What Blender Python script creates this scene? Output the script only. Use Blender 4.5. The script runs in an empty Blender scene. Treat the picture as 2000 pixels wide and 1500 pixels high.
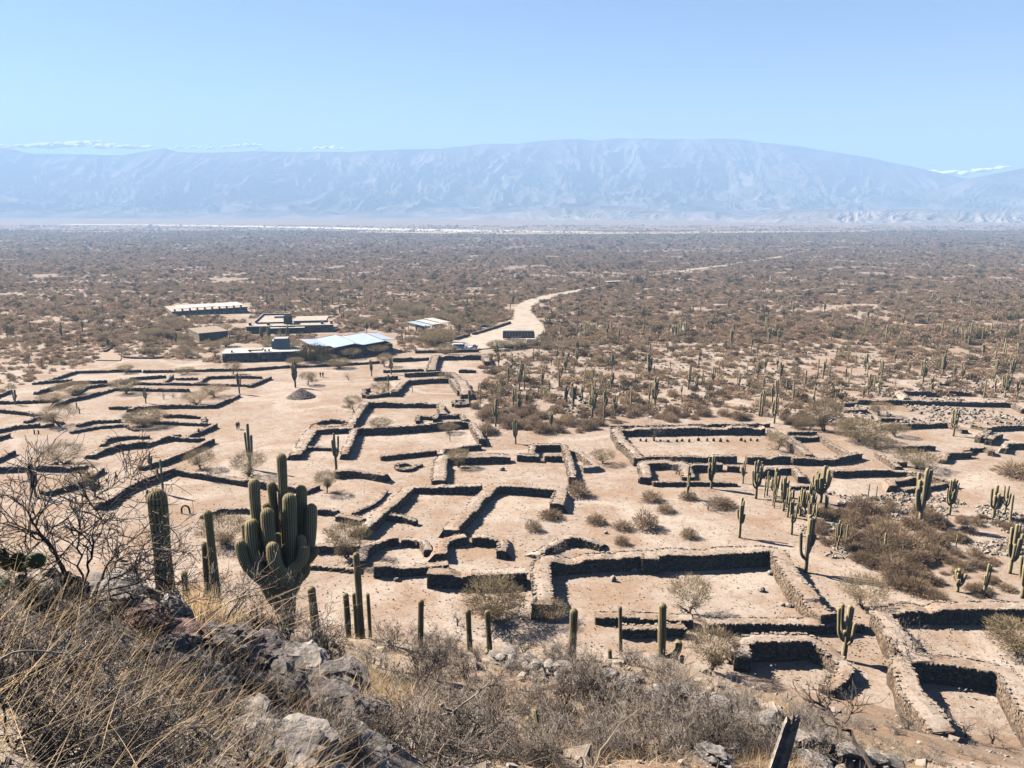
import bpy, bmesh, math, random
import numpy as np
from mathutils import Vector

random.seed(7)
rng = np.random.default_rng(11)
SC = bpy.context.scene
COL = SC.collection

# ------------------------------------------------------------------ camera, sky, sun, exposure
CAMZ = 50.0
FPX = 1500.0                                   # focal length in pixels of a 2000 px wide picture
TILT = math.atan(350 / FPX)
cam_data = bpy.data.cameras.new('camera')
cam = bpy.data.objects.new('camera', cam_data)
COL.objects.link(cam)
cam.location = (0, 0, CAMZ)
cam.rotation_euler = (math.pi / 2 - TILT, 0, 0)
cam_data.sensor_fit = 'HORIZONTAL'
cam_data.sensor_width = 36
cam_data.lens = 27
cam_data.clip_start = 0.05
cam_data.clip_end = 60000
SC.camera = cam

SUN_EL, SUN_AZ = math.radians(39), math.radians(-63)     # azimuth from +Y, clockwise positive
world = bpy.data.worlds.new('World')
SC.world = world
world.use_nodes = True
wn, wl = world.node_tree.nodes, world.node_tree.links
wn.clear()
sky = wn.new('ShaderNodeTexSky')
sky.sky_type = 'NISHITA'
sky.sun_disc = False
sky.sun_elevation = SUN_EL
sky.sun_rotation = SUN_AZ
sky.altitude = 3800
sky.air_density = 0.9
sky.dust_density = 0.0
sky.ozone_density = 2.4
bg = wn.new('ShaderNodeBackground')
bg.inputs['Strength'].default_value = 0.054
wo = wn.new('ShaderNodeOutputWorld')
wl.new(sky.outputs[0], bg.inputs[0])
wl.new(bg.outputs[0], wo.inputs[0])

sun_data = bpy.data.lights.new('sun', 'SUN')
sun_data.energy = 5.0
sun_data.angle = math.radians(0.53)
sun_data.color = (1.0, 0.93, 0.83)
sun = bpy.data.objects.new('sun', sun_data)
COL.objects.link(sun)
SUN_DIR = Vector((math.sin(SUN_AZ) * math.cos(SUN_EL), math.cos(SUN_AZ) * math.cos(SUN_EL), math.sin(SUN_EL)))
sun.rotation_euler = SUN_DIR.to_track_quat('Z', 'Y').to_euler()

SC.render.engine = 'CYCLES'
SC.view_settings.view_transform = 'Standard'
SC.view_settings.look = 'None'
SC.view_settings.gamma = 1
SC.view_settings.use_curve_mapping = False
SC.view_settings.exposure = 1.68
SC.cycles.use_denoising = True
SC.cycles.max_bounces = 4
SC.cycles.diffuse_bounces = 0
SC.cycles.volume_bounces = 0
SC.cycles.transparent_max_bounces = 8

# ------------------------------------------------------------------ noise and terrain functions
def _hash(ix, iy, seed):
    h = (ix.astype(np.int64) * 374761393 + iy.astype(np.int64) * 668265263 + seed * 974711) & 0xffffffff
    h = ((h ^ (h >> 13)) * 1274126177) & 0xffffffff
    h = h ^ (h >> 16)
    return (h & 0xffff) / 65535.0

def vnoise(x, y, seed=0):
    x = np.asarray(x, float); y = np.asarray(y, float)
    ix, iy = np.floor(x), np.floor(y)
    fx, fy = x - ix, y - iy
    fx = fx * fx * (3 - 2 * fx); fy = fy * fy * (3 - 2 * fy)
    a, b = _hash(ix, iy, seed), _hash(ix + 1, iy, seed)
    c, d = _hash(ix, iy + 1, seed), _hash(ix + 1, iy + 1, seed)
    return (a * (1 - fx) + b * fx) * (1 - fy) + (c * (1 - fx) + d * fx) * fy

def fbm(x, y, octaves=4, seed=0, gain=0.5):
    s, a, t = 0.0, 1.0, 0.0
    for o in range(octaves):
        s = s + a * vnoise(np.asarray(x) * 2 ** o + 17.3 * o, np.asarray(y) * 2 ** o - 9.1 * o, seed + o)
        t += a; a *= gain
    return s / t

def plain(y):
    yy = np.maximum(np.asarray(y, float), 0)
    return CAMZ - (37 + 75 * (1 - np.exp(-yy / 1200.0)))

def ray(px, py):
    v = np.array([(px - 1000) / FPX, -(py - 750) / FPX, -1.0])
    c, s = math.cos(-TILT + math.pi / 2), math.sin(-TILT + math.pi / 2)
    d = np.array([v[0], c * v[1] - s * v[2], s * v[1] + c * v[2]])
    return d / np.linalg.norm(d)

def project(x, y, z):
    c, s = math.cos(math.pi / 2 - TILT), math.sin(math.pi / 2 - TILT)
    dy, dz = np.asarray(y), np.asarray(z) - CAMZ
    vy, vz = c * dy + s * dz, -s * dy + c * dz
    return 1000 + FPX * np.asarray(x) / -vz, 750 - FPX * vy / -vz

def at_plain(px, py, h=0.0):
    d = ray(px, py)
    lo, hi = 1.0, 40000.0
    for _ in range(60):
        m = math.sqrt(lo * hi)
        if CAMZ + d[2] * m > float(plain(d[1] * m)) + h: lo = m
        else: hi = m
    return np.array([d[0] * lo, d[1] * lo, CAMZ + d[2] * lo])

# hillside: control points as picture direction + distance along the ray, None = on the plain
HC = [(0,1500,2.3),(250,1500,2.5),(480,1500,3.2),(720,1500,4.6),(1000,1500,8.5),(1250,1500,11),(1500,1500,14),(1750,1490,27),(2000,1495,42),
      (0,1300,3.3),(0,1130,5.2),(120,1140,6.2),(350,1210,7.2),(500,1275,7.8),(600,1320,7.2),(700,1380,6.8),(760,1440,6.5),(300,1350,4.0),(520,1400,4.6),
      (830,1440,10.5),(900,1360,16),(900,1440,11),(560,1250,18.5),(322,1185,12.5),(420,1190,13.5),(720,1250,26),(850,1270,28),(850,1310,21),(1000,1320,21),(1115,1285,26),(1000,1270,32),
      (1293,1285,29),(1200,1420,15.5),(1050,1420,14),(1250,1340,22),(1450,1440,16.5),(1330,1392,18),(1600,1420,31),(1650,1480,20),(1750,1420,43),(1880,1450,46),(1450,1360,33),(1400,1330,45)]
HP = [(650,1190),(850,1222),(1100,1245),(1300,1295),(1480,1330),(1600,1345),(1720,1372),(1860,1425),(2000,1440),(400,1150),(200,1100),(0,1060),(-300,1050),(2300,1450),
      (1000,1100),(1500,1180),(1900,1250),(500,1000),(0,950),(-600,950),(2600,1200),(1000,950)]
hx, hy, hh = [], [], []
for px, py, dist in HC:
    p = ray(px, py) * dist
    hx.append(p[0]); hy.append(p[1]); hh.append(CAMZ + p[2] - float(plain(p[1])))
for px, py in HP:
    p = at_plain(px, py)
    hx.append(p[0]); hy.append(p[1]); hh.append(-0.6)
for x, y, z in [(0, 0, -1.7), (2.5, -.5, -2.6), (-2, 0, -1.3), (0, -6, 1.5), (12, -6, -4), (-12, -6, 1), (-12, 3, -3.5), (-25, 5, -9), (30, 0, -10), (-60, 0, -16), (60, -5, -16)]:
    hx.append(x); hy.append(y); hh.append(CAMZ + z - float(plain(y)))
hx, hy, hh = np.array(hx), np.array(hy), np.array(hh)
def _tps(r2): return 0.5 * r2 * np.log(r2 + 1e-9)
_n = len(hx)
_A = np.zeros((_n + 3, _n + 3))
_A[:_n, :_n] = _tps((hx[:, None] - hx) ** 2 + (hy[:, None] - hy) ** 2) + np.eye(_n) * 0.4
_A[:_n, _n], _A[:_n, _n + 1], _A[:_n, _n + 2] = 1, hx, hy
_A[_n:, :_n] = _A[:_n, _n:].T
_w = np.linalg.solve(_A, np.concatenate([hh, np.zeros(3)]))
def hill_h(x, y):
    x = np.asarray(x, float); y = np.asarray(y, float)
    sh = x.shape; xf, yf = x.ravel(), y.ravel()
    k = _tps((xf[:, None] - hx) ** 2 + (yf[:, None] - hy) ** 2)
    h = k @ _w[:_n] + _w[_n] + _w[_n + 1] * xf + _w[_n + 2] * yf
    return h.reshape(sh)
def hill(x, y):
    h = hill_h(x, y)
    y = np.asarray(y, float); x = np.asarray(x, float)
    n = (fbm(x * .35, y * .35, 4, 5) - .5) * 0.7 + (fbm(x * 1.8, y * 1.8, 3, 8) - .5) * 0.22
    t = np.clip((h - 0.2) / 3.0, 0, 1)
    nf = np.clip(np.hypot(x, y) / 8.0, .35, 1)
    far = np.clip((y - 85) / 15.0, 0, 1) + np.clip((np.abs(x) - 70) / 20, 0, 1)
    return plain(y) + np.where(h > 0, h, h) + n * t * nf - far * 8

def relief(x, y):
    x = np.asarray(x, float); y = np.asarray(y, float)
    r = (fbm(x / 14., y / 14., 3, 21) - .5) * 0.5
    amp = np.clip((y - 160) / 200, 0, 1)
    return r + amp * (fbm(x / 60., y / 60., 3, 22) - .5) * 2.0

def gz(x, y): return plain(y) + relief(x, y)
def top(x, y): return np.maximum(gz(x, y), hill(x, y))

def on_ground(px, py, tmin=1.0):
    """first place where the picture ray meets the hillside or the plain"""
    d = ray(px, py)
    t = np.geomspace(tmin, 9000, 700)
    f = CAMZ + d[2] * t - top(d[0] * t, d[1] * t)
    k = np.argmax(f < 0) if (f < 0).any() else len(t) - 1
    lo, hi = t[max(k - 1, 0)], t[k]
    for _ in range(16):
        m = .5 * (lo + hi)
        if CAMZ + d[2] * m > top(np.array([d[0] * m]), np.array([d[1] * m]))[0]: lo = m
        else: hi = m
    return np.array([d[0] * lo, d[1] * lo, CAMZ + d[2] * lo])

def at_dist(px, py, dist):
    p = ray(px, py) * dist
    return np.array([p[0], p[1], CAMZ + p[2]])

def height_to(base, py):
    """height above base whose top shows at picture row py"""
    lo, hi = 0.0, 60.0
    for _ in range(40):
        m = .5 * (lo + hi)
        if project(base[0], base[1], base[2] + m)[1] > py: lo = m
        else: hi = m
    return lo

def px_size(p):
    """metres per picture pixel at a place"""
    return math.sqrt(p[0] ** 2 + p[1] ** 2 + (p[2] - CAMZ) ** 2) / FPX

# ------------------------------------------------------------------ mesh helpers
class MB:
    def __init__(s): s.v, s.f, s.m, s.n, s.col = [], [], [], 0, []
    def add(s, V, F, m=0, c=None):
        V = np.asarray(V, float).reshape(-1, 3)
        s.v.append(V)
        s.col.append(np.full(len(V), 0.0) if c is None else np.broadcast_to(np.asarray(c, float), (len(V),)))
        if not isinstance(F, (list, tuple)) or (len(F) and not isinstance(F[0], np.ndarray)): F = [np.asarray(F)]
        for f in F:
            if len(f):
                s.f.append(np.asarray(f, int) + s.n); s.m.append(np.full(len(f), m))
        s.n += len(V)
        return s
    def mesh(s, name, mats, origin=(0, 0, 0), smooth=False, attr=None):
        me = bpy.data.meshes.new(name)
        V = np.concatenate(s.v) - np.asarray(origin, float)
        me.vertices.add(len(V)); me.vertices.foreach_set('co', V.astype(np.float32).ravel())
        loops = np.concatenate([f.ravel() for f in s.f])
        tot = np.concatenate([np.full(len(f), f.shape[1]) for f in s.f])
        st = np.concatenate([[0], np.cumsum(tot)[:-1]])
        me.loops.add(len(loops)); me.loops.foreach_set('vertex_index', loops.astype(np.int32))
        me.polygons.add(len(tot))
        me.polygons.foreach_set('loop_start', st.astype(np.int32))
        me.polygons.foreach_set('loop_total', tot.astype(np.int32))
        for m in mats: me.materials.append(m)
        me.polygons.foreach_set('material_index', np.concatenate(s.m).astype(np.int32))
        me.polygons.foreach_set('use_smooth', np.full(len(tot), smooth))
        if attr:
            a = me.attributes.new(attr, 'FLOAT', 'POINT')
            a.data.foreach_set('value', np.concatenate(s.col).astype(np.float32))
        me.update(calc_edges=True)
        return me
    def build(s, name, mats, parent=None, origin=(0, 0, 0), smooth=False, attr=None):
        if not isinstance(mats, (list, tuple)): mats = [mats]
        return link(name, s.mesh(name, mats, origin, smooth, attr), parent, origin)

def link(name, data, parent=None, loc=(0, 0, 0)):
    o = bpy.data.objects.new(name, data)
    COL.objects.link(o)
    if parent is not None: o.parent = parent
    else: o.location = tuple(float(v) for v in loc)
    return o

def tag(o, label=None, cat=None, group=None, kind=None):
    if label: o['label'] = label
    if cat: o['category'] = cat
    if group: o['group'] = group
    if kind: o['kind'] = kind
    return o

def empty(name, loc, label=None, cat=None, group=None, rz=0.0, scale=1.0):
    e = link(name, None, None, loc)
    e.empty_display_size = 0.2
    e.rotation_euler = (0, 0, rz)
    e.scale = (scale,) * 3 if np.isscalar(scale) else tuple(scale)
    return tag(e, label, cat, group)

BOXF = np.array([[0, 3, 2, 1], [4, 5, 6, 7], [0, 1, 5, 4], [1, 2, 6, 5], [2, 3, 7, 6], [3, 0, 4, 7]])
def box_v(x0, x1, y0, y1, z0, z1):
    return np.array([[x0, y0, z0], [x1, y0, z0], [x1, y1, z0], [x0, y1, z0], [x0, y0, z1], [x1, y0, z1], [x1, y1, z1], [x0, y1, z1]], float)

def frames(P):
    P = np.asarray(P, float)
    T = np.gradient(P, axis=0)
    T /= np.linalg.norm(T, axis=1)[:, None] + 1e-9
    ref = np.array([0, 0, 1.0]) if abs(T[0][2]) < 0.9 else np.array([1.0, 0, 0])
    U = np.zeros_like(P); u = np.cross(ref, T[0]); u /= np.linalg.norm(u)
    for i in range(len(P)):
        u = u - T[i] * (u @ T[i]); u /= np.linalg.norm(u) + 1e-9
        U[i] = u
    return T, U, np.cross(T, U)

def tube(mb, P, R, n=6, m=0, cap=True, rib=None, c=None):
    """tube round a polyline; rib = relative depth per corner"""
    P = np.asarray(P, float); R = np.broadcast_to(np.asarray(R, float), (len(P),))
    T, U, W = frames(P)
    a = np.linspace(0, 2 * np.pi, n, endpoint=False)
    rr = np.ones(n) if rib is None else rib
    V = P[:, None] + (R[:, None] * rr)[..., None] * (np.cos(a)[None, :, None] * U[:, None] + np.sin(a)[None, :, None] * W[:, None])
    k = len(P)
    i = np.arange(k - 1)[:, None] * n; j = np.arange(n)[None]; j2 = (j + 1) % n
    F = np.stack([i + j, i + j2, i + n + j2, i + n + j], -1).reshape(-1, 4)
    V = V.reshape(-1, 3)
    Fs = [F]
    cc = None if c is None else np.tile(c, k)
    if cap:
        V = np.concatenate([V, P[-1:], P[:1]])
        e = (k - 1) * n
        Fs.append(np.stack([e + j[0], e + j2[0], np.full(n, k * n)], -1))
        Fs.append(np.stack([j2[0], j[0], np.full(n, k * n + 1)], -1))
        if cc is not None: cc = np.concatenate([cc, [1, 1]])
    mb.add(V, Fs, m, cc)

def prisms(mb, P0, P1, R0, R1, n=3, m=0):
    """many thin tapering sticks at once"""
    P0, P1 = np.asarray(P0, float), np.asarray(P1, float)
    D = P1 - P0; D /= np.linalg.norm(D, axis=1)[:, None] + 1e-9
    ref = np.where(np.abs(D[:, 2:3]) < .9, [[0, 0, 1.0]], [[1.0, 0, 0]])
    U = np.cross(ref, D); U /= np.linalg.norm(U, axis=1)[:, None] + 1e-9
    W = np.cross(D, U)
    a = np.linspace(0, 2 * np.pi, n, endpoint=False)
    off = np.cos(a)[None, :, None] * U[:, None] + np.sin(a)[None, :, None] * W[:, None]
    A = P0[:, None] + off * np.asarray(R0)[:, None, None]
    B = P1[:, None] + off * np.asarray(R1)[:, None, None]
    V = np.concatenate([A, B], 1).reshape(-1, 3)
    b = np.arange(len(P0))[:, None, None] * 2 * n
    j = np.arange(n); j2 = (j + 1) % n
    F = (b + np.stack([j, j2, n + j2, n + j], -1)[None]).reshape(-1, 4)
    mb.add(V, F, m)

def slivers(mb, P, D, L, Wd, m=0):
    """thin leaf-like triangles at P along D"""
    D = D / (np.linalg.norm(D, axis=1)[:, None] + 1e-9)
    r = rng.normal(size=P.shape)
    S = np.cross(D, r); S /= np.linalg.norm(S, axis=1)[:, None] + 1e-9
    A = P - S * Wd[:, None] / 2; B = P + S * Wd[:, None] / 2; C = P + D * L[:, None]
    V = np.stack([A, B, C], 1).reshape(-1, 3)
    mb.add(V, np.arange(len(V)).reshape(-1, 3), m)

# ------------------------------------------------------------------ materials
ALB = .82                                      # one scale for all painted reflectances
def nmat(name, rough=0.9, spec=0.2):
    m = bpy.data.materials.new(name); m.use_nodes = True
    nt = m.node_tree; b = nt.nodes['Principled BSDF']
    b.inputs['Roughness'].default_value = rough
    b.inputs['Specular IOR Level'].default_value = spec
    return m, nt, b

def N(nt, t, **kw):
    n = nt.nodes.new(t)
    for k, v in kw.items():
        if k in n.inputs: n.inputs[k].default_value = v
        else: setattr(n, k, v)
    return n

def ramp(nt, fac, stops):
    r = nt.nodes.new('ShaderNodeValToRGB')
    e = r.color_ramp.elements
    while len(e) > 1: e.remove(e[-1])
    e[0].position, e[0].color = stops[0][0], (*stops[0][1], 1)
    for p, c in stops[1:]:
        k = e.new(p); k.color = (*c, 1)
    nt.links.new(fac, r.inputs[0])
    return r.outputs[0]

def mix(nt, fac, a, b, mode='MIX'):
    n = nt.nodes.new('ShaderNodeMix'); n.data_type = 'RGBA'; n.blend_type = mode
    for s, v in ((n.inputs[0], fac), (n.inputs[6], a), (n.inputs[7], b)):
        if hasattr(v, 'links') or isinstance(v, bpy.types.NodeSocket): nt.links.new(v, s)
        else: s.default_value = v if np.isscalar(v) else (*v, 1)
    return n.outputs[2]

def noise_tex(nt, scale, detail=4, rough=0.6, coord='Object', vec=None):
    n = N(nt, 'ShaderNodeTexNoise', Scale=scale, Detail=detail, Roughness=rough)
    if vec is None:
        tc = nt.nodes.get('TC') or N(nt, 'ShaderNodeTexCoord', name='TC')
        vec = tc.outputs[coord]
    nt.links.new(vec, n.inputs['Vector'])
    return n.outputs['Fac']

def bump(nt, b, h, strength, dist):
    n = N(nt, 'ShaderNodeBump', Strength=strength, Distance=dist)
    nt.links.new(h, n.inputs['Height']); nt.links.new(n.outputs[0], b.inputs['Normal'])

def simple(name, lo, hi, scale=3.0, rough=0.9, spec=0.2, bmp=0.0, bscale=20, bdist=.02, island=0.0, obj=0.0, detail=5, thin=0.0):
    m, nt, b = nmat(name, rough, spec)
    lo, hi = tuple(v * ALB for v in lo), tuple(v * ALB for v in hi)
    f = noise_tex(nt, scale, detail)
    c = ramp(nt, f, [(.32, lo), (.68, hi)])
    if island:
        g = N(nt, 'ShaderNodeNewGeometry')
        c = mix(nt, 1.0, c, ramp(nt, g.outputs['Random Per Island'], [(0, (1 - island,) * 3), (1, (1 + island * .6,) * 3)]), 'MULTIPLY')
    if obj:
        g = N(nt, 'ShaderNodeObjectInfo')
        c = mix(nt, 1.0, c, ramp(nt, g.outputs['Random'], [(0, (1 - obj, 1 - obj * 1.05, 1 - obj * 1.1)), (1, (1 + obj * .7, 1 + obj * .65, 1 + obj * .55))]), 'MULTIPLY')
    nt.links.new(c, b.inputs['Base Color'])
    if bmp: bump(nt, b, noise_tex(nt, bscale, 6, .7), bmp, bdist)
    if thin:                                   # fine stalks and twigs let the sun through
        t = N(nt, 'ShaderNodeBsdfTranslucent'); nt.links.new(c, t.inputs['Color'])
        mx = N(nt, 'ShaderNodeMixShader', Fac=thin)
        nt.links.new(b.outputs[0], mx.inputs[1]); nt.links.new(t.outputs[0], mx.inputs[2])
        nt.links.new(mx.outputs[0], nt.nodes['Material Output'].inputs['Surface'])
    return m

def ground_material(name, base_lo, base_hi, patch, speck=True, pebble=7.0, litter=False):
    m, nt, b = nmat(name, 0.95, 0.1)
    base_lo, base_hi, patch = (tuple(v * ALB for v in q) for q in (base_lo, base_hi, patch))
    big = noise_tex(nt, .035, 5, .65); mid = noise_tex(nt, .35, 6, .7); fine = noise_tex(nt, 3.2, 6, .75)
    c = ramp(nt, mid, [(.3, base_lo), (.7, base_hi)])
    c = mix(nt, ramp(nt, big, [(.45, (0, 0, 0)), (.66, (.75,) * 3)]), c, patch)
    gr = noise_tex(nt, .11, 6, .75)
    c = mix(nt, ramp(nt, gr, [(.45, (0,) * 3), (.58, (.6,) * 3)]), c, (.26, .16, .095))
    tr = noise_tex(nt, .017, 3, .5)             # worn trails wander between the rooms
    sb = N(nt, 'ShaderNodeMath', operation='SUBTRACT'); nt.links.new(tr, sb.inputs[0]); sb.inputs[1].default_value = .5
    ab = N(nt, 'ShaderNodeMath', operation='ABSOLUTE'); nt.links.new(sb.outputs[0], ab.inputs[0])
    c = mix(nt, ramp(nt, ab.outputs[0], [(.006, (.55,) * 3), (.02, (0,) * 3)]), c, (.44, .37, .31))
    tuf = noise_tex(nt, 1.1, 4, .8)
    c = mix(nt, ramp(nt, tuf, [(.52, (0,) * 3), (.68, (.7,) * 3)]), c, (.17, .112, .07))
    c = mix(nt, .8, c, ramp(nt, fine, [(.3, (.62,) * 3), (.5, (1,) * 3), (.72, (1.28,) * 3)]), 'MULTIPLY')
    tc = nt.nodes['TC']
    vo = N(nt, 'ShaderNodeTexVoronoi', Scale=pebble)
    nt.links.new(tc.outputs['Object'], vo.inputs['Vector'])
    peb = ramp(nt, vo.outputs['Distance'], [(.10, (1,) * 3), (.2, (0,) * 3)])
    if speck:
        pc = mix(nt, ramp(nt, mid, [(.45, (0,) * 3), (.7, (.6,) * 3)]), (0, 0, 0), peb)
        c = mix(nt, pc, c, (.27, .22, .18))
    if litter:                                 # scrub litter darkens the soil of the open plain
        sx = N(nt, 'ShaderNodeSeparateXYZ'); nt.links.new(tc.outputs['Object'], sx.inputs[0])
        mr = N(nt, 'ShaderNodeMapRange'); nt.links.new(sx.outputs['Y'], mr.inputs[0])
        mr.inputs[1].default_value = 330; mr.inputs[2].default_value = 1500; mr.inputs[3].default_value = 0; mr.inputs[4].default_value = .8
        m2 = N(nt, 'ShaderNodeMapRange'); nt.links.new(sx.outputs['Y'], m2.inputs[0])
        m2.inputs[1].default_value = 2700; m2.inputs[2].default_value = 4200; m2.inputs[3].default_value = 1; m2.inputs[4].default_value = .45  # brown thinned far out, distance haze partly put into the soil colour
        mu = N(nt, 'ShaderNodeMath', operation='MULTIPLY'); nt.links.new(mr.outputs[0], mu.inputs[0]); nt.links.new(m2.outputs[0], mu.inputs[1])
        c = mix(nt, mu.outputs[0], c, (.17, .128, .10))
    nt.links.new(c, b.inputs['Base Color'])
    add = N(nt, 'ShaderNodeMath', operation='ADD'); nt.links.new(fine, add.inputs[0]); nt.links.new(peb, add.inputs[1])
    bump(nt, b, add.outputs[0], .5, .06)
    return m

M = {}
M['ground'] = ground_material('sandy_ground', (.375, .298, .238), (.49, .40, .33), (.35, .262, .20), litter=True)
M['hill'] = ground_material('hillside_soil', (.24, .175, .13), (.40, .31, .24), (.22, .15, .10), True, 4.0)
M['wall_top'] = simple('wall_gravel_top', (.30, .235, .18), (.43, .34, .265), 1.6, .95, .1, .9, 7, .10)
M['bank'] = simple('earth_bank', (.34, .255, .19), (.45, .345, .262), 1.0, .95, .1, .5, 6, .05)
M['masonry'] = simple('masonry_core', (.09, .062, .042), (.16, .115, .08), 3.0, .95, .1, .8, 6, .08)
M['stones'] = simple('darkened_face_stone', (.17, .118, .08), (.34, .25, .175), 2.2, .9, .2, .5, 14, .03, island=.45)  # face stones toned darker than top stones, wall shade put into their colour
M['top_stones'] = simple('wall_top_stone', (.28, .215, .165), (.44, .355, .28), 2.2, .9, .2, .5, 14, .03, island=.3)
M['rubble'] = simple('rubble_stone', (.26, .205, .16), (.48, .395, .32), 3.0, .9, .2, .5, 20, .02, island=.4)
M['rock'] = simple('grey_rock', (.07, .062, .06), (.30, .255, .23), 2.6, .85, .25, 1.0, 7, .09, island=.2, detail=8)
M['cap_rock'] = simple('pale_rock', (.13, .112, .10), (.46, .40, .35), 3.5, .85, .25, .8, 9, .04, island=.2, detail=8)
M['red_rock'] = simple('reddish_rock', (.16, .09, .08), (.33, .22, .2), 3, .85, .25, .9, 9, .06, detail=8)
M['road'] = simple('pale_dirt_road', (.38, .31, .245), (.56, .475, .385), .22, .95, .1, .4, 3, .05)
M['river'] = simple('pale_river_sand', (.72, .65, .56), (.85, .79, .72), .004, .9)
M['dryfield'] = simple('dry_yellow_flat', (.42, .30, .18), (.55, .42, .27), .004, .9)
M['mountain'] = simple('mountain_rock', (.05, .042, .038), (.36, .30, .265), .002, .95, .1)
M['badland'] = simple('badland_clay', (.30, .25, .22), (.55, .47, .42), .004, .95, .1)
def cloud_material():
    m = bpy.data.materials.new('cloud_white'); m.use_nodes = True; nt = m.node_tree; nt.nodes.clear()
    d = N(nt, 'ShaderNodeBsdfDiffuse', Color=(.98, .98, .98, 1)); t = N(nt, 'ShaderNodeBsdfTranslucent', Color=(.98, .98, .98, 1)); mx = N(nt, 'ShaderNodeMixShader', Fac=.0); o = N(nt, 'ShaderNodeOutputMaterial')
    nt.links.new(d.outputs[0], mx.inputs[1]); nt.links.new(t.outputs[0], mx.inputs[2]); nt.links.new(mx.outputs[0], o.inputs[0])
    return m
M['cloud'] = cloud_material()
M['bark'] = simple('dark_bark', (.055, .042, .033), (.13, .10, .08), 9, .95, .1, .5, 30, .01)
M['twig_grey'] = simple('grey_twig', (.21, .168, .138), (.50, .42, .355), 5, .9, .2, island=.35, obj=.18)
M['twig_dark'] = simple('dark_twig', (.06, .047, .04), (.21, .165, .135), 5, .9, .2, island=.4)
M['twig_brown'] = simple('brown_scrub', (.29, .20, .125), (.53, .375, .24), 2, .95, .1, island=.3, obj=.25, thin=.35)
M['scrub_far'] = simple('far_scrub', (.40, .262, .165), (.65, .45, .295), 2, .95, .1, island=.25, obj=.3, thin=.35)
M['crown_tan'] = simple('tan_crown', (.30, .225, .125), (.52, .40, .245), 1.5, .95, .1, island=.3, obj=.15, thin=.35)
M['crown_olive'] = simple('olive_crown', (.085, .068, .035), (.17, .13, .065), 1.5, .95, .1, island=.3, thin=.35)
M['straw'] = simple('dry_straw', (.72, .47, .24), (1.0, .76, .47), 3, .75, .25, island=.3, thin=.5)
M['straw_grey'] = simple('bleached_straw', (.48, .38, .29), (.82, .69, .56), 3, .8, .25, island=.35, thin=.5)
M['spine'] = simple('cactus_spine', (.50, .38, .20), (.72, .60, .40), 6, .7, .3, island=.3, thin=.5)
M['pad'] = simple('prickly_pear_pad', (.05, .075, .035), (.09, .12, .055), 8, .7, .3, .4, 40, .01)
M['wood'] = simple('weathered_wood', (.20, .16, .13), (.62, .53, .45), 9, .9, .2, .9, 25, .03, detail=8)
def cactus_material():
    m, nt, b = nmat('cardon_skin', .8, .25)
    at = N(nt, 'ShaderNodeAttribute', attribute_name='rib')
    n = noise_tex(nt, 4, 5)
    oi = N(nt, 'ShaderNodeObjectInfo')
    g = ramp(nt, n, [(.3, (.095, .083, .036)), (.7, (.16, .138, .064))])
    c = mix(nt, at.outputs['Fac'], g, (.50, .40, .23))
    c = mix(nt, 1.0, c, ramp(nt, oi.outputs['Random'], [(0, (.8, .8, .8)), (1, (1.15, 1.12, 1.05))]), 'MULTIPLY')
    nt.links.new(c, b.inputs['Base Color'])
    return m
M['cactus'] = cactus_material()

# ------------------------------------------------------------------ ground sheet to the horizon
def grid_faces(nr, nc):
    i = np.arange(nr - 1)[:, None] * nc; j = np.arange(nc - 1)[None]
    return np.stack([i + j, i + j + 1, i + nc + j + 1, i + nc + j], -1).reshape(-1, 4)

def build_ground():
    ys = np.concatenate([np.linspace(-60, 60, 12), np.geomspace(62, 10900, 330)])
    u = np.linspace(-1, 1, 301)
    u = np.sign(u) * (np.abs(u) ** 1.15)
    Y = np.repeat(ys[:, None], len(u), 1)
    X = u[None] * (90 + np.maximum(ys, 0) * .86)[:, None]
    X = np.clip(X, -10600, 10600)
    Z = gz(X, Y)
    near = np.clip((70 - Y) / 60, 0, 1)
    Z = Z - near * 3
    V = np.stack([X, Y, Z], -1).reshape(-1, 3)
    mb = MB(); mb.add(V, grid_faces(len(ys), len(u)))
    tag(mb.build('ground', M['ground'], smooth=True), kind='structure')
build_ground()

def build_hillside():
    ys = np.concatenate([np.linspace(-9, 0, 16)[:-1], np.linspace(0, 12, 110)[:-1], np.linspace(12, 98, 230)])
    xs = np.concatenate([np.linspace(-75, -8, 95)[:-1], np.linspace(-8, 8, 130)[:-1], np.linspace(8, 80, 130)])
    X, Y = np.meshgrid(xs, ys)
    Z = np.concatenate([hill(X[i:i + 20], Y[i:i + 20]) for i in range(0, len(ys), 20)])
    mb = MB(); mb.add(np.stack([X, Y, Z], -1).reshape(-1, 3), grid_faces(len(ys), len(xs)))
    tag(mb.build('hillside', M['hill'], smooth=True), kind='structure')
build_hillside()

def inside(px, py, poly):
    """points in a picture polygon"""
    poly = np.asarray(poly, float)
    r = np.zeros(np.shape(px), bool)
    n = len(poly)
    for i in range(n):
        x0, y0 = poly[i]; x1, y1 = poly[(i + 1) % n]
        c = ((y0 > py) != (y1 > py)) & (px < (x1 - x0) * (py - y0) / ((y1 - y0) or 1e-9) + x0)
        r ^= c
    return r

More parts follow.
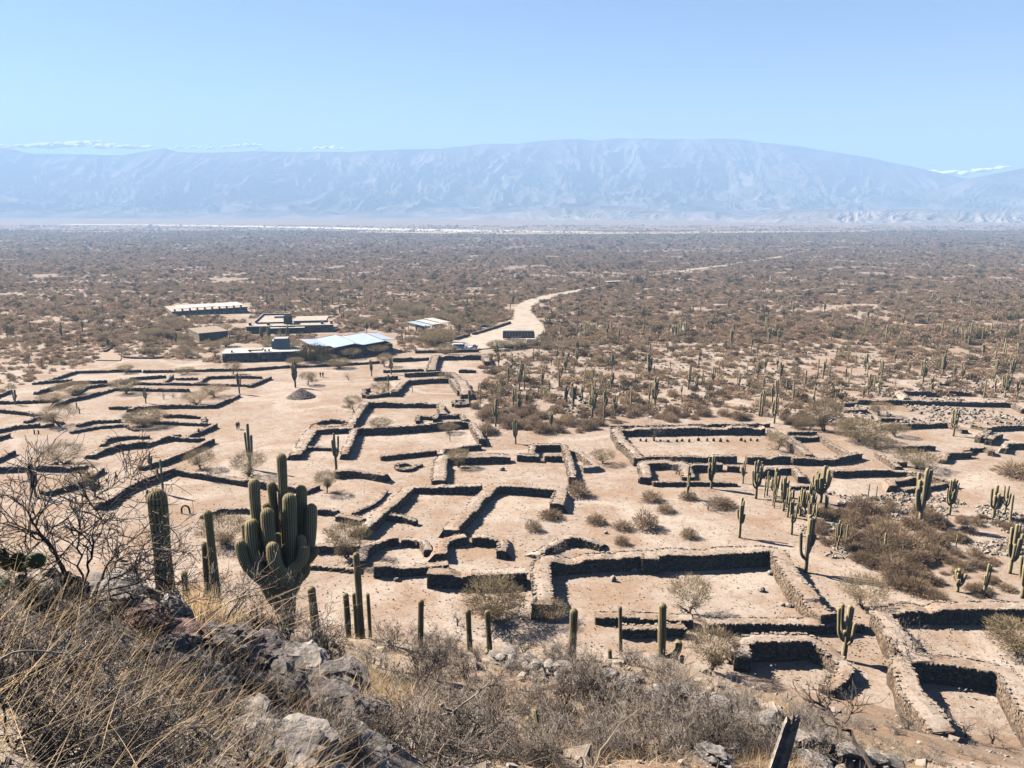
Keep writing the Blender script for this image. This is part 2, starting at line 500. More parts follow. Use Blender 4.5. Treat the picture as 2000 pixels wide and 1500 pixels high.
# strips laid on the ground: left and right edges as picture points
def strip(name, left, right, mat, lift, n=6, noise=0.0):
    L = np.array([at_plain(*p) for p in left]); R = np.array([at_plain(*p) for p in right])
    def res(P):
        s = np.concatenate([[0], np.cumsum(np.linalg.norm(np.diff(P, axis=0), axis=1))]); s /= s[-1]
        t = np.linspace(0, 1, 60)
        return np.stack([np.interp(t, s, P[:, k]) for k in range(3)], -1)
    L, R = res(L), res(R)
    t = np.linspace(0, 1, n)
    P = L[:, None] * (1 - t)[None, :, None] + R[:, None] * t[None, :, None]
    if noise:
        w = np.linalg.norm(R - L, axis=1)[:, None]
        j = (fbm(P[..., 0] / 9., P[..., 1] / 9., 3, 3) - .5) * noise * w
        P[..., 0] += j; P[..., 1] += j * .6
    P[..., 2] = gz(P[..., 0], P[..., 1]) + lift
    mb = MB(); mb.add(P.reshape(-1, 3), grid_faces(60, n))
    return tag(mb.build(name, mat, smooth=True), kind='structure')

ROAD_L = [(862,690),(880,668),(940,648),(998,629),(1003,612),(1006,600),(1022,589),(1060,579),(1100,571),(1140,563.5),(1200,553),(1260,541),(1330,529),(1420,517),(1500,505),(1585,487)]
ROAD_R = [(1050,676),(1062,660),(1066,645),(1062,634),(1046,622),(1036,606),(1045,594.5),(1078,583),(1110,574),(1150,566.5),(1204.5,555),(1264.5,543),(1334.5,530.6),(1424,518.6),(1504.5,506.5),(1588,488.2)]
strip('road', ROAD_L, ROAD_R, M['road'], .35, 8, .05)
strip('path', [(185,704),(205,692),(218,682),(240,670),(278,657)], [(235,704),(236,694),(236,686),(252,676),(284,660)], M['bank'], .3, 6, .1)
strip('path', [(318,612),(335,606),(350,612),(372,625)], [(325,617),(340,610),(352,617),(366,629)], M['road'], .35, 4, .1)
strip('riverbed', [(120,438.2),(300,439),(500,441.5),(700,445.5),(900,449),(1180,452.5)], [(120,439.2),(300,441),(500,444.2),(700,449),(900,453.5),(1180,455)], M['river'], 1.5, 4, .05)
strip('riverbed', [(80,452.5),(200,452.5),(330,453)], [(80,453.5),(200,454),(330,454)], M['river'], 1.5, 4, .05)
strip('dry_field', [(700,451),(1000,454.5),(1300,453),(1700,451)], [(700,455),(1000,459),(1300,457.5),(1700,453.5)], M['dryfield'], 2.2, 4, .1)
strip('riverbed', [(1480,434),(1700,433),(2100,433)], [(1480,434.8),(1700,434.4),(2100,434.5)], M['river'], 1.5, 4, .05)

# ------------------------------------------------------------------ mountains and badlands
SKYLINE = [(-900,300),(-500,285),(-250,293),(0,290),(30,293),(60,300),(180,302),(240,303),(320,290),(350,297),(400,298),(500,295),(580,297),(700,296),(780,292),(860,290),(950,281),(1010,281),(1090,272),(1130,270),(1160,274),(1205,269),(1300,273),(1380,270),(1440,272),(1500,279),(1560,286),(1600,293),(1690,306),(1780,325),(1840,339),(1890,349),(1960,352),(2300,345),(2900,330)]
def build_mountains(name, skyline, ybase, ycrest, yback, nc, nr, spur, seed, mat):
    sl = np.array(skyline, float)
    a = np.array([(ray(px, py)[0] / ray(px, py)[1]) for px, py in sl])
    e = np.array([(ray(px, py)[2] / ray(px, py)[1]) for px, py in sl])
    amax = 10400 / yback
    u = np.linspace(max(a[0], -amax), min(a[-1], amax), nc)
    crest = np.interp(u, a, e) * ycrest + CAMZ
    floor_z = float(plain(ybase)) - 25
    t = np.concatenate([np.linspace(0, 1, nr), np.linspace(1.04, 1.6, 10)])
    T, U = np.meshgrid(t, u, indexing='ij')
    yv = np.where(T <= 1, ybase + (ycrest - ybase) * T, ycrest + (yback - ycrest) * (T - 1) / .6)
    xv = U * yv
    prof = np.where(T <= 1, .30 * T + .70 * T ** 2.1, 1 - ((T - 1) / .6) * .7)
    warp = (fbm(xv / 1600, yv / 1600, 3, seed) - .5) * 1400
    def ridge(q): return 1 - np.abs(2 * (q - np.floor(q)) - 1)
    s1 = (xv + warp + yv * .22) / spur
    amp = np.sin(np.clip(T, 0, 1) * np.pi) ** .8
    wx = xv + warp; wy = yv + (fbm(xv / 950, yv / 950, 3, seed + 7) - .5) * 950
    def rid(x, y, sd): return (1 - np.abs(2 * vnoise(x, y, sd) - 1)) ** 1.4
    nz = .5 * rid((wx + wy * .25) / spur, wy / (spur * 3.2), seed + 1) + .3 * rid((wx - wy * .3) / (spur * .45), wy / (spur * 1.2), seed + 2) + .2 * rid((wx + wy * .4) / (spur * .2), wy / (spur * .4), seed + 3)
    h = crest[None] - floor_z
    Z = floor_z + h * prof * (1 - .92 * amp * (1 - nz)) + h * .03 * np.clip(T * 3, 0, 1) * (fbm(xv / 320, yv / 320, 4, seed + 5) - .5)
    mb = MB(); mb.add(np.stack([xv, yv, Z], -1).reshape(-1, 3), grid_faces(len(t), nc))
    return tag(mb.build(name, mat, smooth=False), kind='structure')
build_mountains('mountains', SKYLINE, 6300, 9500, 10700, 760, 150, 300, 31, M['mountain'])
build_mountains('mountains', [(1800,380),(1860,362),(1890,350),(1930,342),(2000,328),(2150,310),(2400,300),(2800,310)], 6100, 8200, 9600, 160, 60, 300, 77, M['mountain'])
build_mountains('badlands', [(1380,440),(1470,424),(1520,414),(1600,409),(1700,411),(1790,408),(1900,413),(2000,411),(2150,410),(2500,430)], 4700, 5200, 6200, 260, 34, 110, 41, M['badland'])
build_mountains('badlands', [(820,438),(960,417),(1040,412),(1100,405),(1170,402),(1230,403),(1300,414),(1400,412),(1480,430)], 5600, 6100, 7000, 220, 30, 130, 53, M['badland'])

# clouds behind the range
def ico(sub=2):
    bm = bmesh.new(); bmesh.ops.create_icosphere(bm, subdivisions=sub, radius=1)
    V = np.array([v.co[:] for v in bm.verts]); F = np.array([[v.index for v in f.verts] for f in bm.faces]); bm.free()
    return V, F
ICO1, ICO2, ICO3 = ico(1), ico(2), ico(3)
def cloud(pts, label):
    mb = MB(); D = 12800
    for px, py, rpx in pts:
        c = at_dist(px, py - 2.5, D); r = rpx * 1.45 * D / FPX
        nn = np.array([-.5, -.3, .81]) if px > 300 else np.array([-.2, -.42, .88]); nn /= np.linalg.norm(nn); t1 = np.cross(nn, [0, 0, 1.0]); t1 /= np.linalg.norm(t1); t2 = np.cross(nn, t1)
        for k in range(8):                     # low rolls of cloud, sunlit on their upper sides
            a_, b_ = rng.uniform(-1.5, 1.5) * r, rng.normal() * .22 * r
            rr = r * rng.uniform(.3, .55)
            V, F = ICO3
            n = 1 + .45 * (fbm(V[:, 0] * 2.4 + k * 7, V[:, 1] * 2.4 + px, 4, 60) - .5) * 2
            W = (V[:, :1] * t1 * 3.4 + V[:, 1:2] * t2 * .9 + V[:, 2:] * nn * .3) * n[:, None] * rr
            mb.add(c + np.array([a_, 0, .12 * r]) + t2 * b_ + W, F)
    base = at_dist(pts[0][0], pts[0][1], D)
    tag(mb.build('cloud', M['cloud'], origin=base, smooth=True), label, 'cloud')
cloud([(-60,292,9),(0,291,8),(40,290,7),(85,288,9),(125,289,8),(160,285,10),(200,289,9),(240,290,8),(270,292,7)], 'long white cloud bank behind the left mountain ridge')
cloud([(345,292,5),(380,292,5),(410,293,4.5),(440,291,5),(470,289,6),(497,287,6),(515,294,4)], 'small white cloud tapering off above the middle of the range')
cloud([(590,295,3),(615,293,4),(640,291,4.5),(665,293,3.5)], 'tiny white cloud wisp resting on the ridge, apart from the bank')
cloud([(1815,338,4),(1850,341,6),(1885,342,6),(1920,336,5),(1960,331,4)], 'pale thin cloud lying in the saddle at the end of the range')

# ------------------------------------------------------------------ stone enclosures
def face_stones(mb, S, P, Nn, topz, botz, ch, ln, seed_m=0):
    """courses of stones on a face: S arc length, P xy of the face line, Nn outward normal"""
    Ltot = S[-1]
    if Ltot < .3: return
    hmean = float(np.mean(topz - botz))
    rows = max(2, int(round(hmean / ch)))
    for r in range(rows):
        k = int(Ltot / ln * 1.5) + 2
        cuts = np.cumsum(rng.uniform(.55, 1.45, k) * ln)
        cuts = np.concatenate([[0], cuts[cuts < Ltot - .1], [Ltot]])
        a, b = cuts[:-1], cuts[1:]
        mid = (a + b) / 2; hl = (b - a) / 2 * .93
        x, y = np.interp(mid, S, P[:, 0]), np.interp(mid, S, P[:, 1])
        nx, ny = np.interp(mid, S, Nn[:, 0]), np.interp(mid, S, Nn[:, 1])
        q = np.hypot(nx, ny) + 1e-9; nx, ny = nx / q, ny / q
        tz, bz = np.interp(mid, S, topz), np.interp(mid, S, botz)
        hr = (tz - bz) / rows
        zc = bz + hr * (r + .5) + rng.normal(0, .02, len(mid))
        hz = hr * .5 * rng.uniform(.78, 1.0, len(mid))
        d = rng.uniform(.02, .10, len(mid))
        n = len(mid)
        V = np.zeros((n, 8, 3))
        for idx, (st, sd, sz) in enumerate([(-1, 0, -1), (1, 0, -1), (1, 1, -1), (-1, 1, -1), (-1, 0, 1), (1, 0, 1), (1, 1, 1), (-1, 1, 1)]):
            tt = st * hl * (1 if sd == 0 else rng.uniform(.72, .98, n))
            dd = np.where(sd == 0, -.12, d * rng.uniform(.6, 1.25, n))
            zz = sz * hz * (1 if sd == 0 else rng.uniform(.7, 1.0, n))
            V[:, idx, 0] = x - ny * tt * -1 + nx * dd
            V[:, idx, 1] = y + nx * tt * -1 + ny * dd
            V[:, idx, 2] = zc + zz
        F = BOXF[[0, 1, 3, 4, 5]]
        mb.add(V.reshape(-1, 3), (np.arange(n)[:, None, None] * 8 + F[None]).reshape(-1, 4), seed_m)

def cap_stones(mb, S, P, Z, size, dens=1.0):
    n = int(S[-1] / size * dens)
    if n < 1: return
    s = np.sort(rng.uniform(0, S[-1], n))
    x, y, z = np.interp(s, S, P[:, 0]), np.interp(s, S, P[:, 1]), np.interp(s, S, Z)
    sc = size * rng.uniform(.35, .75, (n, 3)) * np.array([1, 1, .6])
    base = box_v(-.5, .5, -.5, .5, -.5, .5)
    a = rng.uniform(0, np.pi, n)
    V = base[None] * sc[:, None] * rng.uniform(.75, 1.15, (n, 8, 3))
    ca, sa = np.cos(a)[:, None], np.sin(a)[:, None]
    X = V[..., 0] * ca - V[..., 1] * sa + (x + rng.normal(0, .06, n))[:, None]
    Y = V[..., 0] * sa + V[..., 1] * ca + (y + rng.normal(0, .06, n))[:, None]
    Zz = V[..., 2] + (z + sc[:, 2] * .2)[:, None]
    mb.add(np.stack([X, Y, Zz], -1).reshape(-1, 3), (np.arange(n)[:, None, None] * 8 + BOXF[[1, 2, 3, 4, 5]][None]).reshape(-1, 4), 1)

def wall_part(parent, origin, pts, h, w, bank=0.0, closed=False):
    h = np.broadcast_to(np.asarray(h, float), (len(pts),)) * (.86 if pts[0][0] > 600 else .64)
    w = w * (.78 if pts[0][0] > 600 else .7)
    P = np.array([at_plain(px, py, hh) for (px, py), hh in zip(pts, h)])
    if closed: P = np.vstack([P, P[:1]]); h = np.append(h, h[0])
    seg = np.linalg.norm(np.diff(P[:, :2], axis=0), axis=1)
    S0 = np.concatenate([[0], np.cumsum(seg)])
    n = max(3, int(S0[-1] / 1.1))
    S = np.unique(np.concatenate([np.linspace(0, S0[-1], n), S0]))
    S = S[np.concatenate([[True], np.diff(S) > .05])]
    x, y, hh = np.interp(S, S0, P[:, 0]), np.interp(S, S0, P[:, 1]), np.interp(S, S0, h)
    # corner-aware normals: mitre by averaging neighbouring segment directions
    d = np.stack([np.gradient(x), np.gradient(y)], -1); d /= np.linalg.norm(d, axis=1)[:, None] + 1e-9
    nl = np.stack([-d[:, 1], d[:, 0]], -1)              # to the left: the body of the wall
    wob = (fbm(S / 2.3, S * 0 + P[0, 0], 3, 90) - .5)
    x = x + nl[:, 0] * wob * .3; y = y + nl[:, 1] * wob * .3
    hh = hh + (fbm(S / 3.0, S * 0 + P[0, 1], 3, 91) - .5) * .34 * np.clip(hh, .3, 1)
    hh = hh * (1 - np.clip((fbm(S / 4.2, S * 0 + P[0, 0] * .7, 3, 95) - .62) * 4, 0, .28))      # fallen stretches
    ww = w * (1 + (fbm(S / 3.5, S * 0 + 5 + P[0, 0], 3, 92) - .5) * .5)
    inner = np.stack([x, y], -1); outer = inner + nl * ww[:, None]; foot = inner + nl * (ww + bank)[:, None]
    batter = inner - nl * .10
    gi, go, gf = gz(batter[:, 0], batter[:, 1]), gz(outer[:, 0], outer[:, 1]), gz(foot[:, 0], foot[:, 1])
    ti = gi + hh; to = gi * .5 + go * .5 + hh * (1 if bank == 0 else .92)
    to = np.maximum(to, go + .12)
    k = len(x)
    def row(p, z): return np.column_stack([p, z])
    mid = (inner + outer) / 2
    tm = (ti + to) / 2 + .06 + (fbm(S * .9, S * 0 + 3, 3, 93) - .5) * .35
    V = np.concatenate([row(batter, gi - .5), row(inner, ti), row(mid, tm), row(outer, to), row(foot + nl * (.1 if bank == 0 else 0), (gf - .5) if bank == 0 else gf - .06)])
    mb = MB()
    i = np.arange(k - 1)
    def q(a, b): return np.stack([a * k + i, a * k + i + 1, b * k + i + 1, b * k + i], -1)
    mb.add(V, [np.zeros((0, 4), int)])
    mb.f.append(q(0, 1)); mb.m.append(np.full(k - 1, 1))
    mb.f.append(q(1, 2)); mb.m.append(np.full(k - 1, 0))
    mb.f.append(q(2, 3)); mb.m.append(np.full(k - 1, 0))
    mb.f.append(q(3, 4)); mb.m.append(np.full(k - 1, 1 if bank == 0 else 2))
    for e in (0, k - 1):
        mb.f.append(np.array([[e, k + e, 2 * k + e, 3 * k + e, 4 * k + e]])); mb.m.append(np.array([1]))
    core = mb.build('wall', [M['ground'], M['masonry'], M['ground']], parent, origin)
    st = MB()
    dist = float(np.mean(y))
    ch, ln = (.24, .42) if dist < 140 else (.34, .62)
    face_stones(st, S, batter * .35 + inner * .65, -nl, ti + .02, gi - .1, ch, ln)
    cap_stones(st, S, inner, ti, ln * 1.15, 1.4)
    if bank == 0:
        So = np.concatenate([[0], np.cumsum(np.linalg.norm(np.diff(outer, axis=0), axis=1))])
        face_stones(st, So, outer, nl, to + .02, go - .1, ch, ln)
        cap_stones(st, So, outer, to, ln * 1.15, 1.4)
    else:
        So = np.concatenate([[0], np.cumsum(np.linalg.norm(np.diff(outer, axis=0), axis=1))])
        cap_stones(st, So, outer, to, ln * .8, .5)
    for e, sg in ((0, -1), (k - 1, 1)):                # stones on the two ends
        a, b = (inner[e], outer[e])
        E = np.array([a, b]); Se = np.array([0, np.linalg.norm(b - a)])
        nn = np.tile(d[e] * sg, (2, 1))
        face_stones(st, Se, E, nn, np.array([ti[e], to[e]]), np.array([gi[e], go[e]]) - .1, ch, ln)
    na = int(S[-1] * w * (2.2 if dist < 140 else 1.0))       # stones lying on the top
    fs = rng.uniform(0, S[-1], na); ft = rng.uniform(0, 1, na)
    xa = np.interp(fs, S, inner[:, 0]) * (1 - ft) + np.interp(fs, S, outer[:, 0]) * ft
    ya = np.interp(fs, S, inner[:, 1]) * (1 - ft) + np.interp(fs, S, outer[:, 1]) * ft
    tmid = np.interp(fs, S, tm); za = np.where(ft < .5, np.interp(fs, S, ti) * (1 - 2 * ft) + tmid * 2 * ft, tmid * (2 - 2 * ft) + np.interp(fs, S, to) * (2 * ft - 1))
    sz = rng.uniform(.06, .22, na) * (1 if dist < 140 else 1.4)
    Vs = box_v(-.5, .5, -.5, .5, -.5, .5)[None] * sz[:, None, None] * rng.uniform(.5, 1.2, (na, 8, 3)) * np.array([1, 1, .6])
    Vs = Vs + np.column_stack([xa, ya, za])[:, None]
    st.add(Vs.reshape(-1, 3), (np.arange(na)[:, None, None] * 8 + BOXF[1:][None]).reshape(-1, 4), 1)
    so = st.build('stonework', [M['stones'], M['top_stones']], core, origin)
    so['kind'] = 'stuff'
    FOOT.append((foot, inner))
FOOT = []
ENC_PIX = []

def enclosure(label, walls, name='ruined_enclosure', cat='stone ruin'):
    first = at_plain(*walls[0][3][0])
    e = empty(name, first, label, cat, 'dry-stone ruins on the plain')
    for wl_ in walls:
        h, w, bank, pts = wl_[:4]
        wall_part(e, first, pts, h, w, bank, len(wl_) > 4 and wl_[4])
        ENC_PIX.append(pts)

def ring(cx, cy, rx, ry, n=20, a0=0, a1=360):
    t = np.radians(np.linspace(a0, a1, n))
    return [(cx - rx * math.cos(q), cy - ry * math.sin(q)) for q in t]    # clockwise seen from above, starting at the left

enclosure('large rectangular stone court with tall dark back wall and sandy floor', [
    (2.0, 2.4, 0, [(1079,1180),(1075,1140),(1072,1097),(1160,1092),(1277,1087)]),
    (2.3, 2.3, 0, [(1285,1091),(1284,1086),(1400,1082),(1505,1077),(1520,1104),(1545,1142),(1572,1172),(1606,1200)]),
    (1.1, 1.9, 0, [(1676,1205),(1600,1206),(1480,1205),(1376,1206)]),
    (1.0, 1.7, 0, [(1350,1200),(1260,1196),(1162,1194)]),
    (1.0, 1.0, 0, [(1212,1228),(1290,1228),(1340,1226)])])
enclosure('round stone chamber below the large court, open floor of dry grass', [
    ([1.3, 1.9, 2.1, 2.1, 1.9, 1.5, .9, .5, .4], 1.6, 0, [(1466,1284),(1464,1256),(1482,1251),(1545,1249),(1580,1251),(1610,1268),(1636,1296),(1632,1312),(1600,1332)]),
    (.9, 1.5, .4, [(1430,1275),(1440,1272),(1462,1274)])])
enclosure('wide stone court reaching past a leaning spindly tree', [
    (1.9, 2.4, 0, [(1822,1292),(1790,1262),(1756,1226),(1738,1193),(1860,1192),(2040,1190)])])
enclosure('sunken stone room with straight back wall and pale broken side walls', [
    (1.7, 2.2, 0, [(1866,1418),(1835,1388),(1800,1348),(1777,1294),(1860,1300),(1950,1316),(1965,1345),(1985,1385),(2010,1420)])])
enclosure('pair of adjoining sunken rooms parted by a thick earth-topped wall', [
    (1.5, 2.3, 1.2, [(716,1036),(760,998),(808,950),(870,950),(938,952)]),
    (1.5, 2.4, .8, [(892,1036),(925,1000),(962,958),(975,951),(1030,953),(1084,957),(1074,985)]),
    (1.0, .8, 0, [(756,1008),(785,1011),(811,1017)]),
    (1.3, 1.6, 1.0, [(870,1082),(876,1054),(912,1049)]),
    (1.3, 1.6, 1.0, [(922,1051),(976,1053),(970,1075)])])
enclosure('half-round stone room with a gap in its curved wall', [
    ([.8, 1.3, 1.4, 1.4, 1.4], 1.4, .8, [(714,1096),(719,1074),(738,1058),(758,1052),(778,1050)]),
    (1.0, 1.2, .8, [(784,1056),(805,1057),(820,1060),(830,1076)])])
enclosure('low terrace walls with dark fronts below the half-round room', [
    (1.6, 1.8, .8, [(730,1109),(800,1105),(876,1099)]),
    (2.0, 2.2, .8, [(834,1121),(900,1122),(960,1121),(1028,1118)]),
    (.7, .9, .5, [(596,1106),(650,1109),(700,1114)]),
    (1.1, 1.4, .5, [(612,1070),(660,1068),(701,1067)])])
enclosure('curved stone bank sheltering a small thorn tree', [
    ([.6, 1.2, 1.5, 1.4, 1.1, .8], 1.3, 1.2, [(1052,1085),(1078,1062),(1106,1048),(1132,1050),(1155,1059),(1172,1067)])])
enclosure('stone court with a stepped doorway and pale right-hand wall', [
    (1.5, 2.6, 0, [(869,938),(871,915),(872,894),(930,893),(997,891)]),
    (1.5, 1.6, 0, [(1010,889),(1035,889),(1052,890)]),
    (1.5, 1.4, 0, [(1043,886),(1044,870),(1070,869),(1098,868),(1104,895),(1113,932)]),
    (1.2, 1.0, 0, [(1064,891),(1098,891)]),
    (1.2, 1.6, .5, [(1112,880),(1126,882),(1140,895),(1158,906),(1136,907)])])
enclosure('small oval stone ring lying alone on bare sand', [(.55, .7, 0, ring(791, 910, 15, 5, 18, 20, 350)), (.45, .5, 0, [(806,913),(816,910),(826,907)])])
enclosure('round sunken stone pit at the corner of the middle ruins', [(1.2, 1.2, .6, ring(648, 826, 31, 7.5, 26, -10, 345))])
enclosure('long room with a dark back wall beside the round pit', [
    (1.5, 2.0, .8, [(689,831),(705,808),(720,786),(790,786),(854,786),(855,797),(857,808)]),
    (.9, .8, 0, [(818,822),(819,814),(843,815)]), (1.1, 1.0, 0, [(853,818),(854,811),(900,811),(902,822)])])
enclosure('narrow dark room behind a two-stemmed cactus', [
    (1.6, 3.0, .8, [(588,888),(603,864),(618,840),(655,838),(689,837)]),
    (1.0, .9, 0, [(596,874),(625,874),(654,876)])])
enclosure('broad stone room with reddish grass and a lone tree by its back wall', [
    (1.7, 1.6, .4, [(679,883),(690,860),(698,838),(760,836),(830,831),(915,823),(924,840),(936,858)]),
    (1.0, 1.3, .8, [(744,891),(800,886),(853,880)]), (1.1, 1.2, .3, [(866,886),(868,878),(905,872),(940,870)])])
enclosure('stone room with stairs under the boundary of the scrub', [
    (1.5, 2.0, .6, [(777,766),(786,754),(797,744),(835,741),(876,739),(884,752),(894,764)]),
    (1.2, 1.6, .4, [(732,738),(755,736),(777,734)]), (1.4, 1.4, .4, [(791,729),(830,727),(869,725)]),
    (1.0, .9, 0, [(713,771),(714,760),(724,758)]), (.9, .8, 0, [(716,773),(740,771),(762,768)]),
    (1.6, 3.2, 0, [(922,770),(912,745),(886,727)])])
enclosure('pair of square stone rooms just below the parking wall', [
    (1.5, 1.2, .4, [(767,699),(800,698),(838,696)]), (1.8, 3.0, 0, [(849,722),(852,708),(856,695),(900,694),(940,694),(946,706)]),
    (.9, 1.0, .4, [(749,723),(790,721),(828,719)]), (1.2, 1.0, 0, [(896,722),(930,722)])])
enclosure('two small square stone pits at the edge of the scrub', [(.9, .7, 0, [(888,788),(888,781),(910,781),(911,788),(888,789)]), (.7, .6, 0, [(894,790),(895,786),(910,786)])])
enclosure('stone retaining wall at the foot of a tall two-stemmed cactus', [
    (1.4, 1.6, 1.0, [(655,922),(675,920),(700,921),(749,930)]), (.5, .6, .4, [(694,1004),(728,988),(745,975),(757,959)])])
enclosure('angular stone enclosure whose corner stands behind the foreground cacti', [
    (1.7, 1.8, .8, [(207,982),(249,951),(290,934),(336,917),(375,923),(430,931),(486,940),(579,953)]),
    (1.0, 1.3, .6, [(560,976),(590,962),(625,949)]), (1.1, 1.3, .6, [(400,1005),(432,993),(470,994),(500,996)]),
    (.9, 1.0, .5, [(620,998),(640,998),(656,1001)]), (.9, 1.6, 0, [(654,1010),(680,1014),(704,1020)])])
enclosure('zigzag stone walls stepping down toward a walker in dark clothes', [
    (1.4, 1.6, .6, [(273,910),(318,902),(370,880),(419,857)]), (1.6, 1.8, .8, [(180,886),(228,870),(288,864),(330,852),(354,849)]),
    (1.2, 1.2, .4, [(330,854),(365,856),(396,857)]), (1.3, 1.4, .5, [(366,852),(395,840),(424,827)])])
enclosure('low stone rooms shaded by a broad tan tree', [
    (.9, 1.0, .5, [(288,822),(350,825),(408,827)]), (1.2, 1.1, .5, [(318,809),(355,810),(393,812),(395,822)]),
    ([.8, 1.1, 1.3, 1.2, .9], 1.2, .6, [(205,866),(210,858),(222,854),(250,851),(272,851)]), (.9, .9, .5, [(272,853),(292,851)]),
    (.8, 1.0, .6, [(138,843),(192,834),(240,830),(262,838)]), (1.0, 1.0, .5, [(153,829),(183,822),(234,820)])])
enclosure('weathered stone enclosures running off beside a tan-crowned tree', [
    (1.2, 1.2, .5, [(-30,842),(0,838),(30,831),(75,829)]), (.9, 1.0, .4, [(81,832),(106,827)]), (1.2, 1.2, .5, [(-40,796),(0,801),(48,806),(75,812)]),
    (1.0, 1.0, .4, [(52,822),(80,814),(118,824)]), (1.1, 1.2, .5, [(-25,862),(0,853),(20,847)]), (1.2, 1.2, .5, [(-20,902),(0,895),(30,880)])])
enclosure('straight dark-faced terrace wall crossed by bare branches', [
    (1.5, 1.8, .6, [(-60,915),(0,913),(70,910),(162,911)]), (1.2, 3.2, .3, [(92,960),(130,950),(168,938),(204,912)]), (.9, .8, .3, [(95,905),(114,901)])])
enclosure('long stepped terrace wall ending at a lone cactus', [
    (1.0, 1.0, .4, [(212,795),(255,795)]), (1.3, 1.5, .6, [(258,798),(273,793),(339,792),(420,790),(445,780),(469,768)])])
enclosure('stone compound of many small rooms below the boundary wall', [
    (1.3, 1.4, .6, [(114,789),(135,779),(168,773),(222,757),(258,757),(310,758),(365,760)]),
    (1.2, 1.2, .5, [(99,740),(125,732),(150,724),(237,721),(273,721)]), (1.1, 1.0, .5, [(62,747),(100,744),(141,741)]),
    (1.3, 1.2, .5, [(72,765),(105,755),(141,745),(207,743)]), (1.1, 1.1, .5, [(150,768),(168,755),(219,748)]),
    (1.3, 1.1, .4, [(240,745),(255,737),(324,732)]), (1.2, 1.2, .3, [(322,745),(339,732)]), (1.2, 1.0, .4, [(342,737),(384,737)]),
    (1.3, 1.1, .4, [(390,746),(405,735),(460,734),(510,734)]), (1.2, 1.3, .3, [(490,752),(531,735)]), (1.0, 1.0, .4, [(258,747),(330,748),(390,749),(490,751)]),
    (1.2, 1.2, .5, [(-40,784),(0,783),(60,782),(108,780)]), (1.2, 1.1, .5, [(-20,778),(0,770),(24,761)])])
enclosure('large walled court with a row of small standing stones', [
    (1.7, 2.2, 0, [(1257,894),(1225,860),(1209,839),(1300,838),(1400,837),(1495,836)]),
    (.9, .8, .3, [(1192,832),(1300,830.5),(1504,828.5)]), (1.6, 1.8, 0, [(1500,838),(1530,858),(1560,878),(1574,888)]),
    (1.5, 1.0, 0, [(1261,892),(1310,892),(1312,893)]), (1.5, 1.0, 0, [(1320,892),(1380,891),(1440,892)]), (1.5, 1.0, 0, [(1460,894),(1500,893),(1545,892)]),
    (1.5, 1.2, 0, [(1549,895),(1610,897),(1650,893),(1685,884)]),
    (1.3, 1.0, 0, [(1586,887),(1568,870),(1549,853),(1575,852),(1601,851),(1625,868),(1652,886)]), (.8, .8, .2, [(1540,845),(1596,844)])])
enclosure('terrace of small stone cells in front of the walled court', [
    (1.4, 2.2, 0, [(1272,932),(1264,904),(1300,903),(1326,906),(1334,930)]), (1.4, 1.2, 0, [(1350,909),(1380,907),(1412,907)]), (1.2, 1.0, 0, [(1421,910),(1444,912)]),
    (.8, 1.0, .3, [(1276,942),(1360,941),(1440,942)]), (.8, 1.0, .3, [(1247,935),(1272,937)]), (1.3, 1.2, 0, [(1490,922),(1500,915),(1547,914),(1560,930)]),
    (.6, .7, .3, [(1545,950),(1592,950)])])
enclosure('long stone wall above a diamond-shaped stone pit', [
    (1.3, 1.6, .4, [(1628,921),(1700,918),(1769,917),(1815,930),(1858,942)]), (1.4, 1.3, .4, [(1752,948),(1745,936),(1770,934),(1792,934),(1800,942)]),
    (.8, 1.0, .3, [(1768,956),(1810,952),(1860,944)]), (1.1, 1.4, .4, [(1708,882),(1728,895),(1748,908)]), (1.0, .9, .3, [(1744,902),(1772,902)])])
enclosure('broken stone rooms and a round pit beside stacked stone blocks', [
    (1.2, 1.1, .4, [(1762,873),(1800,871),(1828,871)]), (1.2, 1.1, .4, [(1848,896),(1851,887),(1898,885)]), (1.2, 1.1, .4, ring(1912, 879, 20, 6, 20, -10, 200)),
    (1.3, 1.1, .4, [(1966,876),(1968,867),(2030,866)]), (1.5, 1.2, 0, [(1915,853),(1930,846),(1936,842)]), (1.5, 1.5, 0, [(1940,858),(1945,848),(1960,846)])])
enclosure('upper stone terraces along the scrub, lined with black shadow', [
    (.9, 1.1, .4, [(1650,790),(1676,788)]), (1.3, 1.3, .5, [(1676,783),(1740,782),(1820,783),(1900,786),(1975,788),(1995,800)]),
    (1.5, 1.3, .4, [(1774,776),(1760,763),(1795,765),(1830,766)]), (1.5, 1.2, .4, [(1835,763),(1865,764),(1897,765)]),
    (1.1, 1.1, .4, [(1655,799),(1695,800)]), (.9, .9, .4, [(1720,818),(1745,817),(1765,818)]), (1.2, 1.2, .5, [(1715,832),(1770,830),(1850,826),(1880,838)]),
    (1.2, 1.2, .5, [(1897,827),(1930,834),(2040,830)])])
enclosure('long low boundary wall of dark stone in front of the buildings', [
    (1.3, 1.0, .3, [(279,722),(340,721),(402,720),(500,717),(600,712.5),(680,708),(742,704)])], 'boundary_wall', 'stone wall')
enclosure('dark stone wall edging the pale parking ground', [
    (1.4, .9, 0, [(890,661),(915,653),(918,652)]), (1.4, .9, 0, [(925,650),(960,640),(998,628)])], 'boundary_wall', 'stone wall')
enclosure('low dark wall in front of the parked white vehicles', [(1.1, .8, 0, [(811,686),(870,685),(935,684)])], 'boundary_wall', 'stone wall')
enclosure('low dark wall beneath the trees beside the bus', [(1.0, .8, 0, [(985,677),(1030,675),(1075,673)])], 'boundary_wall', 'stone wall')
